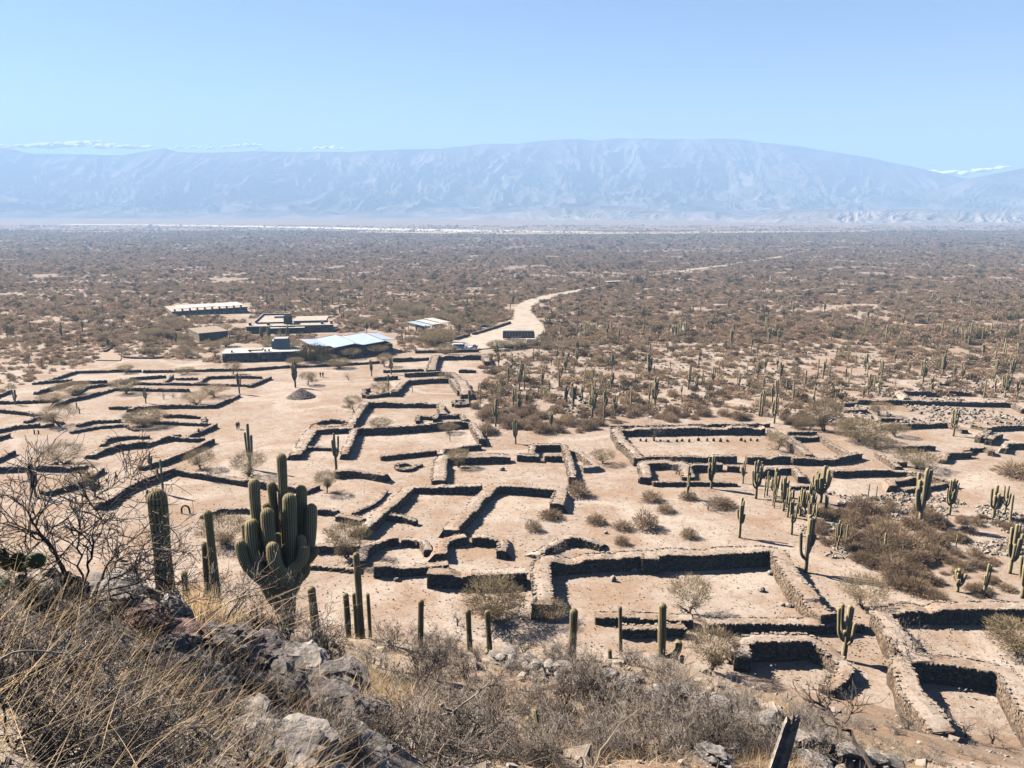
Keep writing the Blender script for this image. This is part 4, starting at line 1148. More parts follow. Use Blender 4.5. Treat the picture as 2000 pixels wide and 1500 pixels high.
def post_cactus(px, py, top, w, D, label, arms=()):
    b = at_dist(px, py, D); m = px_size(b)
    b2 = b.copy(); b2[2] = min(b[2], float(top_z(b[0], b[1]))) - .15
    H = height_to(b2, top)
    lean = random.uniform(-.05, .05) * H
    paths = [[b2, b2 + np.array([lean * .5, 0, H * .5]), b2 + np.array([lean, 0, H])]]; rad = [w * .42 * m]
    for (ax, ah, ar) in arms:
        q = b2 + np.array([0, 0, H * .1])
        paths.append([q, q + np.array([ax * .7, -.05, H * .08]), q + np.array([ax, -.05, H * .2]), q + np.array([ax, -.05, H * ah])]); rad.append(ar * w / 2 * m)
    near_cactus(paths, rad, label, ribs=15)
def top_z(x, y): return top(np.array([x]), np.array([y]))[0]
post_cactus(327, 1195, 958, 36, 12.5, 'thick single cactus column with a white furry tip above the rocks')
post_cactus(424, 1165, 998, 17, 17, 'tall thin cactus column behind dry orange brush', [])
post_cactus(405, 1165, 1060, 13, 17.2, 'thin lower cactus column beside the tall thin one', [(-.16, .35, .8)])
post_cactus(368, 1195, 1118, 13, 14, 'short cactus finger right of the thick furry-tipped column')
post_cactus(276, 1172, 1141, 10, 13, 'stubby cactus tip peeping over the pale rocks')
post_cactus(617, 1215, 1147, 18, 22, 'short plump cactus column right of the huge candelabra cactus')
post_cactus(706, 1225, 1080, 14, 26, 'tall pale-tipped cactus column with small shoots at its foot')
post_cactus(680, 1215, 1160, 13, 26.2, 'short cactus shoot to the left of the tall pale-tipped column')
post_cactus(696, 1215, 1159, 9, 26.8, 'thin brown cactus shoot touching the tall pale-tipped column')
post_cactus(722, 1215, 1160, 8, 26.8, 'thin short cactus shoot to the right of the tall pale-tipped column')
post_cactus(820, 1250, 1172, 13, 27, 'silver-tipped cactus column wrapped in grey twigs')
post_cactus(918, 1258, 1191, 12, 29, 'brown cactus column, left one of a pair under the wide bushy tree')
post_cactus(957, 1250, 1193, 12, 29.5, 'brown cactus column, right one of a pair under the wide bushy tree')
post_cactus(1116, 1300, 1190, 17, 26, 'stout cactus column with a pale tip left of the terrace wall doorway')
post_cactus(1292, 1295, 1179, 17, 29, 'tall bright cactus column with budding shoots at its foot', [(.55, .32, .8)])
post_cactus(1192, 1300, 1269, 9, 26, 'tiny pale cactus stub amid grey twigs')
post_cactus(1331, 1315, 1281, 9, 29, 'small cactus finger beside the tall bright column')
post_cactus(1317, 1312, 1250, 9, 30, 'leaning cactus finger beside the tall bright column')
post_cactus(1216, 1205, 1185, 8, 40, 'short cactus stub far down the hillside')

# stunted dark cactus at the foot of the picture
b = on_ground(1062, 1462); m = px_size(b)
def rel(px, py, dz=0): return at_dist(px, py, np.linalg.norm(b - np.array([0, 0, CAMZ])) + dz)
near_cactus([[rel(1063, 1466), rel(1060, 1440), rel(1052, 1420), rel(1047, 1405), rel(1045, 1384)], [rel(1056, 1428), rel(1045, 1416), rel(1036, 1410), rel(1029, 1401)], [rel(1063, 1455, -.1), rel(1066, 1435, -.1), rel(1065, 1416, -.1)]],
            [6.5 * m, 5.5 * m, 6 * m], 'stunted dark withered cactus with stubby arms in the dry brush', 'withered_cactus', ribs=9, spines=True)

# prickly pear on the knoll
def prickly_pear():
    b = on_ground(35, 1168); mm = px_size(b)
    e = empty('prickly_pear', b, 'dark green prickly pear pads beside the bare thorn bush', 'cactus')
    for px, py, w, h in [(36,1098,26,34),(8,1092,18,38),(70,1095,28,26),(14,1150,30,34),(45,1140,26,32),(60,1165,22,24)]:
        c = at_dist(px, py, np.linalg.norm(b - np.array([0, 0, CAMZ])) + random.uniform(-.2, .1))
        V, F = ICO3
        W_ = V * np.array([w / 2 * mm, .022, h / 2 * mm]) * (1 + .08 * vnoise(V[:, 0] * 3 + px, V[:, 2] * 3, 5)[:, None])
        a = random.uniform(-.6, .6); R = np.array([[math.cos(a), -math.sin(a), 0], [math.sin(a), math.cos(a), 0], [0, 0, 1]])
        W_ = W_ @ R.T
        mb = MB(); mb.add(W_ + c, F); p = mb.build('pad', M['pad'], e, b, True)
        sm = MB(); idx = rng.integers(0, len(V), 70)
        slivers(sm, W_[idx] + c, (V[idx] @ R.T) + rng.normal(size=(70, 3)) * .4, rng.uniform(.02, .05, 70), np.full(70, .003))
        s = sm.build('spines', M['spine'], p, b); s['kind'] = 'stuff'
prickly_pear()

# ------------------------------------------------------------------ trees and bushes
def branching(rs, roots, dirs, length, radius, levels, kids=3, shrink=.68, jitter=.35, up=.12, segs=3, spread=.75):
    """list of sticks (p0, p1, r0, r1, level)"""
    out = []; ends = []
    cur = [(np.array(p, float), np.array(d, float) / np.linalg.norm(d), length * rs.uniform(.8, 1.15), radius) for p, d in zip(roots, dirs)]
    for lv in range(levels):
        nxt = []
        for p, d, L, r in cur:
            forks = []
            for s in range(segs):
                d2 = d + rs.normal(size=3) * jitter * .5 + np.array([0, 0, up]); d2 /= np.linalg.norm(d2)
                q = p + d2 * L / segs
                r1 = r * (1 - .38 / segs)
                out.append((p, q, r, r1, lv)); p, d, r = q, d2, r1
                if s < segs - 1: forks.append((p, d, r))
            forks += [(p, d, r)] * max(1, kids - (segs - 1))
            for (fp, fd, fr) in forks:
                dd = fd + rs.normal(size=3) * spread; dd /= np.linalg.norm(dd)
                nxt.append((fp, dd, L * shrink * rs.uniform(.7, 1.2), fr * .62))
        ends = nxt; cur = nxt
    return out, ends

def sticks(mb, out, n=3, m=0, lv0=0, lv1=99, rmin=0.0):
    s = [o for o in out if lv0 <= o[4] < lv1]
    if s: prisms(mb, np.array([o[0] for o in s]), np.array([o[1] for o in s]), np.maximum([o[2] for o in s], rmin), np.maximum([o[3] for o in s], rmin), n, m)

def tree_proto(seed, h=1.0, width=1.0, nsliv=2600, flat=.45, trunk_h=.35, multi=1, mat='crown_tan', leafy=1.0):
    """unit tree: crown about 1 wide, height h; trunk > limbs, crown of fine twigs"""
    rs = np.random.default_rng(seed)
    roots = [(rs.uniform(-.03, .03), rs.uniform(-.03, .03), -.03) for _ in range(multi)]
    dirs = [(rs.uniform(-.35, .35) * (1 + .6 * (multi > 1)), rs.uniform(-.35, .35), 1) for _ in range(multi)]
    out, ends = branching(rs, roots, dirs, trunk_h * h, .030, 4, 3, .74, .5, .02, 3, .72)
    tr = MB(); sticks(tr, out, 5, 0, 0, 4, .004)
    P = np.array([e[0] for e in ends]); 
    # squash the ends into the crown envelope
    c = np.array([0, 0, h * (1 - flat * .62)])
    rad = np.array([.5 * width, .5 * width, h * flat * .62])
    cr = MB()
    k = rs.integers(0, len(P), nsliv)
    # clumps: some around limb ends, some through the envelope shell
    u = rs.normal(size=(nsliv, 3)); u /= np.linalg.norm(u, axis=1)[:, None]
    shell = c + u * rad * (rs.uniform(.35, 1.0, nsliv) ** .6)[:, None]
    lump = 1 + .28 * (fbm(u[:, 0] * 2.6 + seed, u[:, 1] * 2.6 + u[:, 2] * 2, 3, seed) - .5) * 2
    shell = c + (shell - c) * lump[:, None]
    near = P[k] + rs.normal(size=(nsliv, 3)) * .055
    pos = np.where((rs.uniform(size=nsliv) < .45)[:, None], near, shell)
    g = fbm(pos[:, 0] * 6 + 3, pos[:, 1] * 6 + pos[:, 2] * 7, 2, seed + 4)
    pos = pos[g > .40 - .1 * leafy]
    pos = pos[pos[:, 2] > h * .22]
    d = (pos - np.array([0, 0, h * .25])); d /= np.linalg.norm(d, axis=1)[:, None]
    d = d + rs.normal(size=d.shape) * .55
    n = len(pos)
    slivers(cr, pos, d, rs.uniform(.05, .12, n), rs.uniform(.006, .013, n) * leafy)
    return dict(trunk=tr.mesh('trunk', [M['bark']]), crown=cr.mesh('crown', [M[mat]]))

TREES = [tree_proto(s, h, w, n, f, t, mu) for s, h, w, n, f, t, mu in [(1,.62,1,4200,.5,.28,1),(2,.75,1,3800,.45,.34,1),(3,.55,1,4200,.45,.24,2),(4,.85,.95,3800,.5,.36,1),(5,.66,1.05,4200,.5,.26,3)]]
BARE = [tree_proto(s, h, 1, 1100, .6, .36, mu, 'twig_grey', .55) for s, h, mu in [(11,.9,1),(12,1.0,2),(13,.8,1)]]
OLIVE = [tree_proto(21, .75, 1, 6500, .72, .2, 2, 'crown_olive', 1.4), tree_proto(22, .7, 1, 6500, .68, .2, 3, 'crown_tan', 1.25)]
def tree(px, py, w, top_py, kind, label, group='small trees among the ruins', k=None):
    b = on_ground(px, py); W = w * px_size(b); H = height_to(b, top_py)
    pr = dict(t=TREES, b=BARE, o=OLIVE[:1], y=OLIVE[1:])[kind]
    k = random.randrange(len(pr)) if k is None else k
    p = pr[k % len(pr)]
    hz = max(v.co[2] for v in p['crown'].vertices) if 'h' not in p else p['h']; p['h'] = hz
    e = empty('thorn_tree', b, label, 'tree', group, random.uniform(0, 6.28), (W, W, H / hz))
    link('trunk', p['trunk'], e); link('crown', p['crown'], e)
TR = [(117,832,70,790,'t','broad tan-crowned tree by the weathered enclosures'),(282,832,72,796,'y','spreading tan tree over the low stone rooms'),(124,907,64,862,'t','umbrella-shaped tan tree above the dark terrace wall'),
 (391,916,56,871,'t','airy tan tree near the zigzag walls'),(414,940,40,893,'b','bare grey tree leaning over the angular enclosure'),(486,931,62,878,'t','small tan tree entwined with a tall double cactus'),
 (246,729,28,711,'t','little round tree inside the compound'),(363,731,34,716,'t','little round tree inside the compound'),(456,731,38,703,'t','small tree against the long boundary wall'),(246,768,52,737,'t','tree growing amid the small rooms of the compound'),
 (141,771,60,744,'t','flat-topped tree amid the small rooms of the compound'),(99,793,44,766,'t','little round tree inside the compound'),(382,791,48,762,'t','low spreading tree in the terrace yard'),(420,775,52,747,'t','leaning wide tree in the terrace yard'),
 (339,777,24,757,'b','thin bare tree in the terrace yard'),(318,780,20,760,'b','thin bare tree in the terrace yard'),(366,700,48,673,'t','dense tree in front of the dirt path'),(690,803,42,769,'t','small round tree on bare sand beside the long room'),(602,752,38,724,'t','pale round tree beside the cairn cactus'),
 (681,743,26,722,'b','pale bare sapling on the open sand'),(744,844,48,811,'t','tree against the back wall of the broad room'),(746,772,38,742,'t','tree within the stair room walls'),(638,964,46,915,'t','small tan tree in front of the retaining wall'),(663,719,44,697,'y','golden bush-like tree at the boundary wall'),
 (870,745,34,725,'t','small tree over the stair room'),(877,845,40,826,'t','low tree in a corner of the broad room'),(895,912,46,872,'t','tangled tree leaning on the stepped-door court wall'),(854,672,80,636,'y','large broad tree beside the parking ground'),(872,694,48,669,'y','golden round tree behind the square rooms'),
 (613,706,64,668,'o','dark olive tree in front of the museum'),(640,708,40,690,'t','pale tree in front of the museum'),(686,700,44,678,'t','tree under the museum eaves'),(738,694,44,671,'t','tree at the end of the museum'),(752,716,34,685,'t','leaning tree at the boundary wall end'),(576,712,34,696,'y','low golden bush-tree beside the white-roofed house'),
 (594,640,0,0,'',''),(970,684,40,662,'y','dense tree in the row in front of the bus'),(1000,680,46,660,'y','dense tree in the row in front of the bus'),(1030,676,40,661,'y','dense tree in the row in front of the bus'),(1062,676,36,653,'t','tree at the end of the bus row'),(1080,660,30,636,'t','dark tree by the pale clearing'),(1130,682,44,660,'t','tree at the road end of the scrub'),(1092,683,40,667,'t','tree at the road end of the scrub'),
 (1177,906,50,873,'t','umbrella tree between the two stone courts'),(1275,860,48,810,'b','bare tree in the walled court corner'),(1517,879,46,841,'t','leaning tree on the court side wall'),(1384,996,44,950,'b','spindly bare tree below the cell terrace'),(1320,925,50,890,'b','grey tree over the small stone cells'),
 (1580,839,40,806,'t','tree in the grove beside the walled court'),(1610,842,64,772,'t','tallest tree in the grove beside the walled court'),(1680,862,92,813,'y','wide dense tree in the grove beside the walled court'),(1720,813,48,783,'t','golden tree by the upper terrace wall'),(1750,853,44,823,'t','small tree on the bare terrace'),(1789,916,74,878,'t','wide umbrella tree above the diamond-shaped pit'),(1712,876,60,848,'t','low tree at the end of the grove'),
 (1390,1304,92,1222,'t','crooked thorn tree left of the round chamber'),(1348,1200,74,1120,'t','thorn tree in the large court'),(1686,1190,80,1120,'t','thorn tree outside the large court'),(1762,1302,84,1208,'b','leaning spindly tree on the wide court wall'),(1985,1270,100,1210,'y','straw-coloured bush-tree at the wide court'),(1772,1424,66,1370,'b','bare bush below the sunken room'),(1884,1438,66,1372,'b','bare sapling inside the sunken room'),(1940,1450,64,1388,'b','pale bare sapling inside the sunken room'),
 (680,1090,84,1014,'t','bushy thorn tree beside the half-round room'),(892,1222,56,1172,'b','crooked bare thorn tree on the sandy foot of the hill'),(965,1212,120,1122,'y','wide bushy tree with twin trunks below the terrace walls'),(1083,1082,50,1045,'b','small bare tree inside the curved bank'),(440,1062,104,1008,'t','wide pale tree behind the thin cactus columns'),(1075,1212,70,1168,'t','low brushy tree against the large court wall'),(160,950,56,918,'t','low tree over the dark terrace wall')]
for t in TR:
    if t[2]: tree(*t)

GT = 'garden trees between the buildings'
for k in range(76):
    zone = [(250,676),(330,625),(480,662),(620,655),(625,668),(590,690),(440,682),(330,695),(255,690)] if k < 36 else [(655,596),(830,596),(985,625),(900,648),(800,648),(690,640)]
    while True:
        px, py = random.uniform(250, 990), random.uniform(596, 700)
        if inside(np.array([px]), np.array([py]), zone)[0]: break
    w = random.uniform(18, 36); tree(px, py, w, py - w * random.uniform(.5, .7), random.choice('tty'), 'brown bushy tree in the gardens round the white-roofed house' if k < 36 else 'brown bushy tree in the scrub behind the museum', GT)
def bush_proto(seed, n=900, flat=.62, mat='twig_brown', wd=.02, ln=.3):
    rs = np.random.default_rng(seed)
    mb = MB()
    u = rs.normal(size=(n, 3)); u[:, 2] = np.abs(u[:, 2]) * 1.1 + .12; u /= np.linalg.norm(u, axis=1)[:, None]
    lump = .75 + .5 * fbm(u[:, 0] * 2.2 + seed, u[:, 1] * 2.2 + u[:, 2], 3, seed)
    t = rs.uniform(.12, .9, n) ** .7
    P = u * (t * .5 * lump)[:, None] * np.array([1, 1, flat * 2])
    slivers(mb, P - u * .02, u * np.array([1, 1, flat * 1.6]) + rs.normal(size=(n, 3)) * .3, rs.uniform(.5, 1.2, n) * ln * .5, rs.uniform(.6, 1.4, n) * wd)
    return mb.mesh('bush', [M[mat]])
BUSH = [bush_proto(40 + k, 1100, f) for k, f in enumerate((.40, .5, .34, .58))]
def bush(b, w, label, group, h=1.0, name='scrub_bush', meshes=None):
    me = random.choice(meshes or BUSH)
    o = link(name, me, None, b); o.rotation_euler = (0, 0, random.uniform(0, 6.28)); o.scale = (w, w, w * h)
    return tag(o, label, 'bush', group)
for px, py, w in [(1128,968,60),(1076,1012,54),(1042,1036,40),(1164,1022,46),(1216,1034,46),(1262,1032,62),(1272,978,50),(1214,1063,36),(1300,1000,40),(1345,1050,40),(1410,990,60),(1345,975,40)]:
    b = on_ground(px, py); bush(b, w * px_size(b), 'low brown bush on the bare slope between the paired rooms and the cells', 'bushes on the bare slope', 1.0)

# brown brush on the rubble slope
SLOPE = [(1600,985),(1700,975),(1850,1000),(2010,1010),(2010,1150),(1900,1175),(1770,1170),(1700,1110),(1640,1080),(1580,1040)]
k = 0
while k < 150:
    px, py = random.uniform(1560, 2010), random.uniform(970, 1180)
    if not inside(np.array([px]), np.array([py]), SLOPE)[0]: continue
    b = on_ground(px, py)
    dense = 1640 < px < 1830 and 1000 < py < 1160
    if not dense and random.random() < .45: continue
    bush(b, random.uniform(2.0, 4.2) if dense else random.uniform(1.2, 2.6), 'tangled brown brush on the rubble slope', 'brush on the rubble slope', random.uniform(.8, 1.3)); k += 1
bush(on_ground(1985, 930), 7.5, 'broad dark bush beside the winding stone line above the rubble slope', 'brush on the rubble slope', .8)

# ------------------------------------------------------------------ scrub plain: bushes and cacti as far as they show
BARE_AREA = [(-400,830),(-50,790),(60,745),(110,728),(180,712),(200,690),(260,700),(330,702),(430,714),(600,708),(760,697),(800,690),(880,668),(990,625),(1040,640),(1060,668),(960,690),(945,705),(930,740),(928,800),(940,850),(1000,872),(1040,862),(1110,855),(1190,830),(1350,824),(1510,822),(1560,838),(1660,846),(1650,785),(1760,772),(1900,775),(2010,790),(2500,800),(2600,1600),(-600,1600)]
BUILT = [[(430,672),(600,668),(600,712),(430,714)],[(605,650),(778,650),(778,702),(630,706)],[(478,622),(655,622),(655,656),(478,658)],[(334,594),(490,592),(490,617),(334,621)],[(386,640),(450,638),(450,668),(386,669)],[(825,630),(885,630),(885,652),(825,653)]]
GARDEN = [(330,620),(480,660),(620,650),(640,705),(430,690),(240,695),(260,668)]
road_poly = ROAD_L + ROAD_R[::-1]
def scrub_mask(px, py):
    m = ~inside(px, py, BARE_AREA) & ~inside(px, py, road_poly)
    for q in BUILT: m &= ~inside(px, py, q)
    return m
def scatter(n, y0, y1, power=1.0, margin=1.12):
    y = y0 * (y1 / y0) ** (rng.uniform(size=n) ** power)
    x = rng.uniform(-1, 1, n) * (y * .70 * margin + 12)
    return x, y
# positions are spread evenly over the ground between two distances
def even(n, y0, y1, margin=1.35):
    n = int(n * 1.2); u = rng.uniform(size=n); y = np.sqrt(y0 ** 2 + u * (y1 ** 2 - y0 ** 2))
    return rng.uniform(-1, 1, n) * (y * .69 * margin + 10), y
def prep(x, y, thr, sc):
    z = gz(x, y); px, py = project(x, y, z)
    g = fbm(x / sc, y / sc, 3, 70)
    m = scrub_mask(px, py) & (g > thr)
    return x[m], y[m], z[m], px[m], py[m]
x, y = even(9500, 150, 330)
x, y, z, px, py = prep(x, y, .36, 9)
o_ = np.argsort(np.hypot(x, y))
near_n = 130
for i in o_[:near_n]:
    right = px[i] > 940
    bush(np.array([x[i], y[i], z[i] - .05]), random.uniform(1.8, 4.6), 'rounded brown scrub bush in the thicket beyond the walled court' if right else 'rounded brown scrub bush on the flats beyond the stone compound', 'scrub bushes beyond the walled court' if right else 'scrub bushes beyond the compound', random.uniform(.75, 1.2))
FX, FY, FZ, FS = [x[o_[near_n:]]], [y[o_[near_n:]]], [z[o_[near_n:]]], [rng.uniform(1.7, 4.4, len(o_) - near_n)]
for n, a, b_, lo, hi, thr, sc in [(34000, 300, 700, 2.0, 5.4, .34, 16), (62000, 650, 1500, 2.8, 7.0, .34, 34), (66000, 1450, 3300, 4.5, 11.0, .31, 60), (9000, 3250, 4300, 6, 12, .47, 110)]:
    xx, yy = even(n, a, b_); xx, yy, zz, _, _ = prep(xx, yy, thr, sc)
    FX.append(xx); FY.append(yy); FZ.append(zz); FS.append(rng.uniform(lo, hi, len(xx)))

def gn_scatter(name, X, Y, Z, S, meshes, label, cat, zs=(0.7, 1.15)):
    src = bpy.data.collections.new(name + '_pieces')
    for me in meshes: src.objects.link(bpy.data.objects.new(name + '_piece', me))
    me = bpy.data.meshes.new(name)
    n = len(X)
    me.vertices.add(n); me.vertices.foreach_set('co', np.column_stack([X, Y, Z - .06]).astype(np.float32).ravel())
    sc = np.column_stack([S, S, S * rng.uniform(*zs, n)]).astype(np.float32)
    a = me.attributes.new('scl', 'FLOAT_VECTOR', 'POINT'); a.data.foreach_set('vector', sc.ravel())
    rt = np.zeros((n, 3), np.float32); rt[:, 2] = rng.uniform(0, 6.28, n)
    a = me.attributes.new('rot', 'FLOAT_VECTOR', 'POINT'); a.data.foreach_set('vector', rt.ravel())
    a = me.attributes.new('pick', 'INT', 'POINT'); a.data.foreach_set('value', rng.integers(0, len(meshes), n).astype(np.int32))
    me.update()
    o = link(name, me); tag(o, label, cat, kind='stuff')
    ng = bpy.data.node_groups.new(name, 'GeometryNodeTree')
    ng.interface.new_socket('Geometry', in_out='INPUT', socket_type='NodeSocketGeometry')
    ng.interface.new_socket('Geometry', in_out='OUTPUT', socket_type='NodeSocketGeometry')
    nd = ng.nodes
    gi, go = nd.new('NodeGroupInput'), nd.new('NodeGroupOutput')
    ci = nd.new('GeometryNodeCollectionInfo'); ci.inputs['Collection'].default_value = src; ci.inputs['Separate Children'].default_value = True; ci.inputs['Reset Children'].default_value = True
    ip = nd.new('GeometryNodeInstanceOnPoints'); ip.inputs['Pick Instance'].default_value = True
    def att(nm, ty):
        q = nd.new('GeometryNodeInputNamedAttribute'); q.data_type = ty; q.inputs['Name'].default_value = nm
        return [s for s in q.outputs if s.enabled][0]
    L = ng.links.new
    L(gi.outputs[0], ip.inputs['Points']); L(ci.outputs[0], ip.inputs['Instance'])
    L(att('pick', 'INT'), ip.inputs['Instance Index']); L(att('scl', 'FLOAT_VECTOR'), ip.inputs['Scale']); L(att('rot', 'FLOAT_VECTOR'), ip.inputs['Rotation'])
    L(ip.outputs[0], go.inputs[0])
    md = o.modifiers.new('scatter', 'NODES'); md.node_group = ng
    return o
FARB = [bush_proto(80 + k, 190, f, 'scrub_far', .075, .30) for k, f in enumerate((.30, .38, .26, .46, .34, .42, .30, .36))] + [bush_proto(95, 260, .62, 'crown_olive', .07, .26), bush_proto(96, 260, .7, 'crown_tan', .06, .28)]
FX, FY, FZ, FS = (np.concatenate(q) for q in (FX, FY, FZ, FS))
FS = FS * (.48 + .8 * fbm(FX / 90, FY / 90, 3, 71)) * np.where(rng.uniform(size=len(FX)) < .03, 1.7, 1)
gn_scatter('scrub', FX, FY, FZ, FS, FARB, 'low brown thorn scrub covering the valley plain', 'scrub')

# cacti through the scrub: the largest as things, the rest as one mass
cx, cy = (np.concatenate(q) for q in zip(even(850, 168, 340), even(1900, 340, 1100)))
cz = gz(cx, cy); cpx, cpy = project(cx, cy, cz)
dens = np.where(cpx > 940, 1.0, np.where(cpx > 480, .8, .16)) * np.where(cpy < 585, .75, 1)
mm = scrub_mask(cpx, cpy) & (rng.uniform(size=len(cx)) < dens) & (fbm(cx / 45, cy / 45, 2, 88) > .36)
cx, cy, cz, cpx, cpy = cx[mm], cy[mm], cz[mm], cpx[mm], cpy[mm]
o_ = np.argsort(cy)
n_placed = len(CACTI_AT)
keep = o_[:max(0, 285 - n_placed)]
for i in keep:
    n = random.choice([0, 1, 2, 2, 4, 4, 6, 6])
    right = cpx[i] > 940
    zone = 'far cacti right of the dirt road' if right else 'far cacti around the buildings'
    cactus(np.array([cx[i], cy[i], cz[i] - .1]), random.uniform(2.4, 5.8), n, ('single-post' if n == 0 else 'branching') + (' cactus in the open scrub along the dirt road' if right else ' cactus in the scrub behind the buildings'), zone, False)
rest = o_[max(0, 285 - n_placed):]
FARC = [PRO_FAR[n][0]['whole'] for n in (0, 1, 2, 4, 6)]
gn_scatter('far_cacti', cx[rest], cy[rest], cz[rest], rng.uniform(3.2, 6.5, len(rest)), FARC, 'distant cardon cacti dotted over the scrub plain', 'cacti', (.95, 1.05))

# ------------------------------------------------------------------ people, small things among the ruins
M['skin'] = simple('skin', (.30, .19, .13), (.36, .23, .16), 3, .6)
M['hair'] = simple('dark_hair', (.02, .015, .012), (.04, .03, .025), 5, .7)
M['jacket_red'] = simple('red_jacket', (.34, .03, .03), (.42, .05, .04), 4, .8)
M['jacket_dark'] = simple('dark_jacket', (.018, .02, .028), (.035, .036, .045), 4, .85)
M['jacket_blue'] = simple('grey_blue_jacket', (.06, .08, .12), (.09, .11, .16), 4, .85)
M['trousers'] = simple('dark_trousers', (.02, .022, .03), (.045, .045, .055), 4, .85)
M['trousers_tan'] = simple('tan_trousers', (.14, .11, .08), (.2, .16, .12), 4, .85)
def skin_mesh(name, V, E, R, mat, root=0):
    me = bpy.data.meshes.new(name); me.from_pydata([tuple(v) for v in V], E, []); 
    o = bpy.data.objects.new(name, me); COL.objects.link(o)
    md = o.modifiers.new('skin', 'SKIN'); md.use_smooth_shade = True
    for i, r in enumerate(R): me.skin_vertices[0].data[i].radius = (r, r) if np.isscalar(r) else r
    me.skin_vertices[0].data[root].use_root = True
    s = o.modifiers.new('sub', 'SUBSURF'); s.levels = s.render_levels = 2
    dg = bpy.context.evaluated_depsgraph_get()
    out = bpy.data.meshes.new_from_object(o.evaluated_get(dg))
    bpy.data.objects.remove(o)
    out.materials.clear(); out.materials.append(mat); out.name = name
    return out
def person_meshes(stride, armswing):
    a, s = stride, armswing
    V = [(0,0,.93),(0,0,1.12),(0,.01,1.36),(0,.01,1.47),(0,0,1.56),(0,-.02,1.66),           # pelvis, waist, chest, neck, head low, head top
         (-.10,0,.88),(-.11,-a*.5,.50),(-.11,-a*.9+.03,.09),(-.11,-a*.9-.11,.04), (.10,0,.88),(.11,a*.45,.50),(.11,a*.9+.06,.09),(.11,a*.9-.08,.04),
         (-.19,.01,1.38),(-.24,s*.5+.02,1.13),(-.25,s-.06,.90),(-.25,s-.09,.80), (.19,.01,1.38),(.24,-s*.5+.02,1.13),(.25,-s-.06,.90),(.25,-s-.09,.80)]
    E = [(0,1),(1,2),(2,3),(3,4),(4,5),(0,6),(6,7),(7,8),(8,9),(0,10),(10,11),(11,12),(12,13),(2,14),(14,15),(15,16),(16,17),(2,18),(18,19),(19,20),(20,21)]
    R = [(.15,.11),(.13,.095),(.15,.11),.055,.085,.075,.085,.06,.042,.035,.085,.06,.042,.035,.055,.043,.033,.03,.055,.043,.033,.03]
    body = skin_mesh('body', V, E, R, M['skin'])
    jv = [V[i] for i in (0, 1, 2, 14, 15, 16, 18, 19, 20)]; je = [(0,1),(1,2),(2,3),(3,4),(4,5),(2,6),(6,7),(7,8)]
    jr = [(.175,.135),(.165,.125),(.175,.135),.075,.062,.052,.075,.062,.052]
    tv = [V[i] for i in (0, 6, 7, 8, 10, 11, 12)]; te = [(0,1),(1,2),(2,3),(0,4),(4,5),(5,6)]; tr_ = [(.165,.125),.105,.08,.065,.105,.08,.065]
    hv = [(0,.02,1.60),(0,.0,1.70)]; he = [(0,1)]; hr = [.098,.075]
    return body, (jv, je, jr), (tv, te, tr_), (hv, he, hr)
_pm = {k: person_meshes(*v) for k, v in dict(stand=(.04, .02), walk=(.28, .18)).items()}
_cl = {}
def person(px, py, pose, jacket, trousers, label, rz, h=1.0):
    b = on_ground(px, py)
    body, J, T, Hh = _pm[pose]
    e = empty('person', b, label, 'person', 'visitors in the ruins', rz, h)
    link('body', body, e)
    for nm, geo, mt in (('jacket', J, jacket), ('trousers', T, trousers), ('hair', Hh, 'hair')):
        key = (pose, nm, mt)
        if key not in _cl: _cl[key] = skin_mesh(nm, *geo, M[mt])
        link(nm, _cl[key], e)
person(228, 940, 'walk', 'jacket_dark', 'trousers', 'person in dark clothes walking up past the dark terrace wall', 2.3)
person(463.5, 839, 'walk', 'jacket_red', 'trousers', 'person in a red jacket walking on the open sand, nearer of two', .4)
person(466.5, 838, 'walk', 'jacket_red', 'trousers_tan', 'person in a red jacket and tan trousers walking on the open sand', .3)
person(389, 851, 'stand', 'jacket_dark', 'trousers', 'person in dark clothes standing by the zigzag walls', 1.2)
person(626, 737, 'stand', 'jacket_dark', 'trousers', 'person in a dark jacket standing in the sandy yard, in a pair', 1.0)
person(631, 737, 'stand', 'jacket_blue', 'trousers', 'person in a blue jacket standing in the sandy yard, in a pair', 4.0, 1.04)
person(229, 1092, 'stand', 'jacket_dark', 'trousers', 'person in dark clothes alone on sand below the bare thorn bush', .6)
person(94, 1040, 'stand', 'jacket_dark', 'trousers', 'person in dark clothes half hidden behind the bare thorn bush', 2.6)
for k, (px, j) in enumerate([(921, 'jacket_dark'), (924, 'jacket_blue'), (927, 'jacket_dark')]):
    person(px, 651, 'stand', j, 'trousers', ['person in a dark jacket at the gap of the parking wall', 'person in a blue jacket at the gap of the parking wall', 'person in a dark jacket at the gap of the parking wall'][k], k * 1.5)

# cairn
def stone_v(seed, size):
    V, F = ICO1
    r = np.random.default_rng(seed)
    return V * (1 + r.uniform(-.22, .22, (len(V), 1))) * np.asarray(size) * .5, F
b = on_ground(588, 776)
mb = MB(); R = 26 * px_size(b) 
for k in range(900):
    a, q = random.uniform(0, 6.28), math.sqrt(random.random())
    z = 2.3 * (1 - q) ** .9
    V, F = stone_v(k, np.array([.5, .42, .3]) * random.uniform(.6, 1.3))
    mb.add(V + b + np.array([math.cos(a) * q * R, math.sin(a) * q * R, z]), F)
V, F = ICO3; mb2 = MB()
n = 40; t = np.linspace(0, 2 * np.pi, n, endpoint=False)
rings = [(R * q, 2.3 * (1 - q) ** .9 - .06) for q in (1.02, .8, .6, .4, .2, .02)]
P = np.concatenate([np.column_stack([b[0] + r_ * np.cos(t), b[1] + r_ * np.sin(t), np.full(n, b[2] + z_ - (.3 if r_ > R else 0))]) for r_, z_ in rings])
j = np.arange(n); j2 = (j + 1) % n
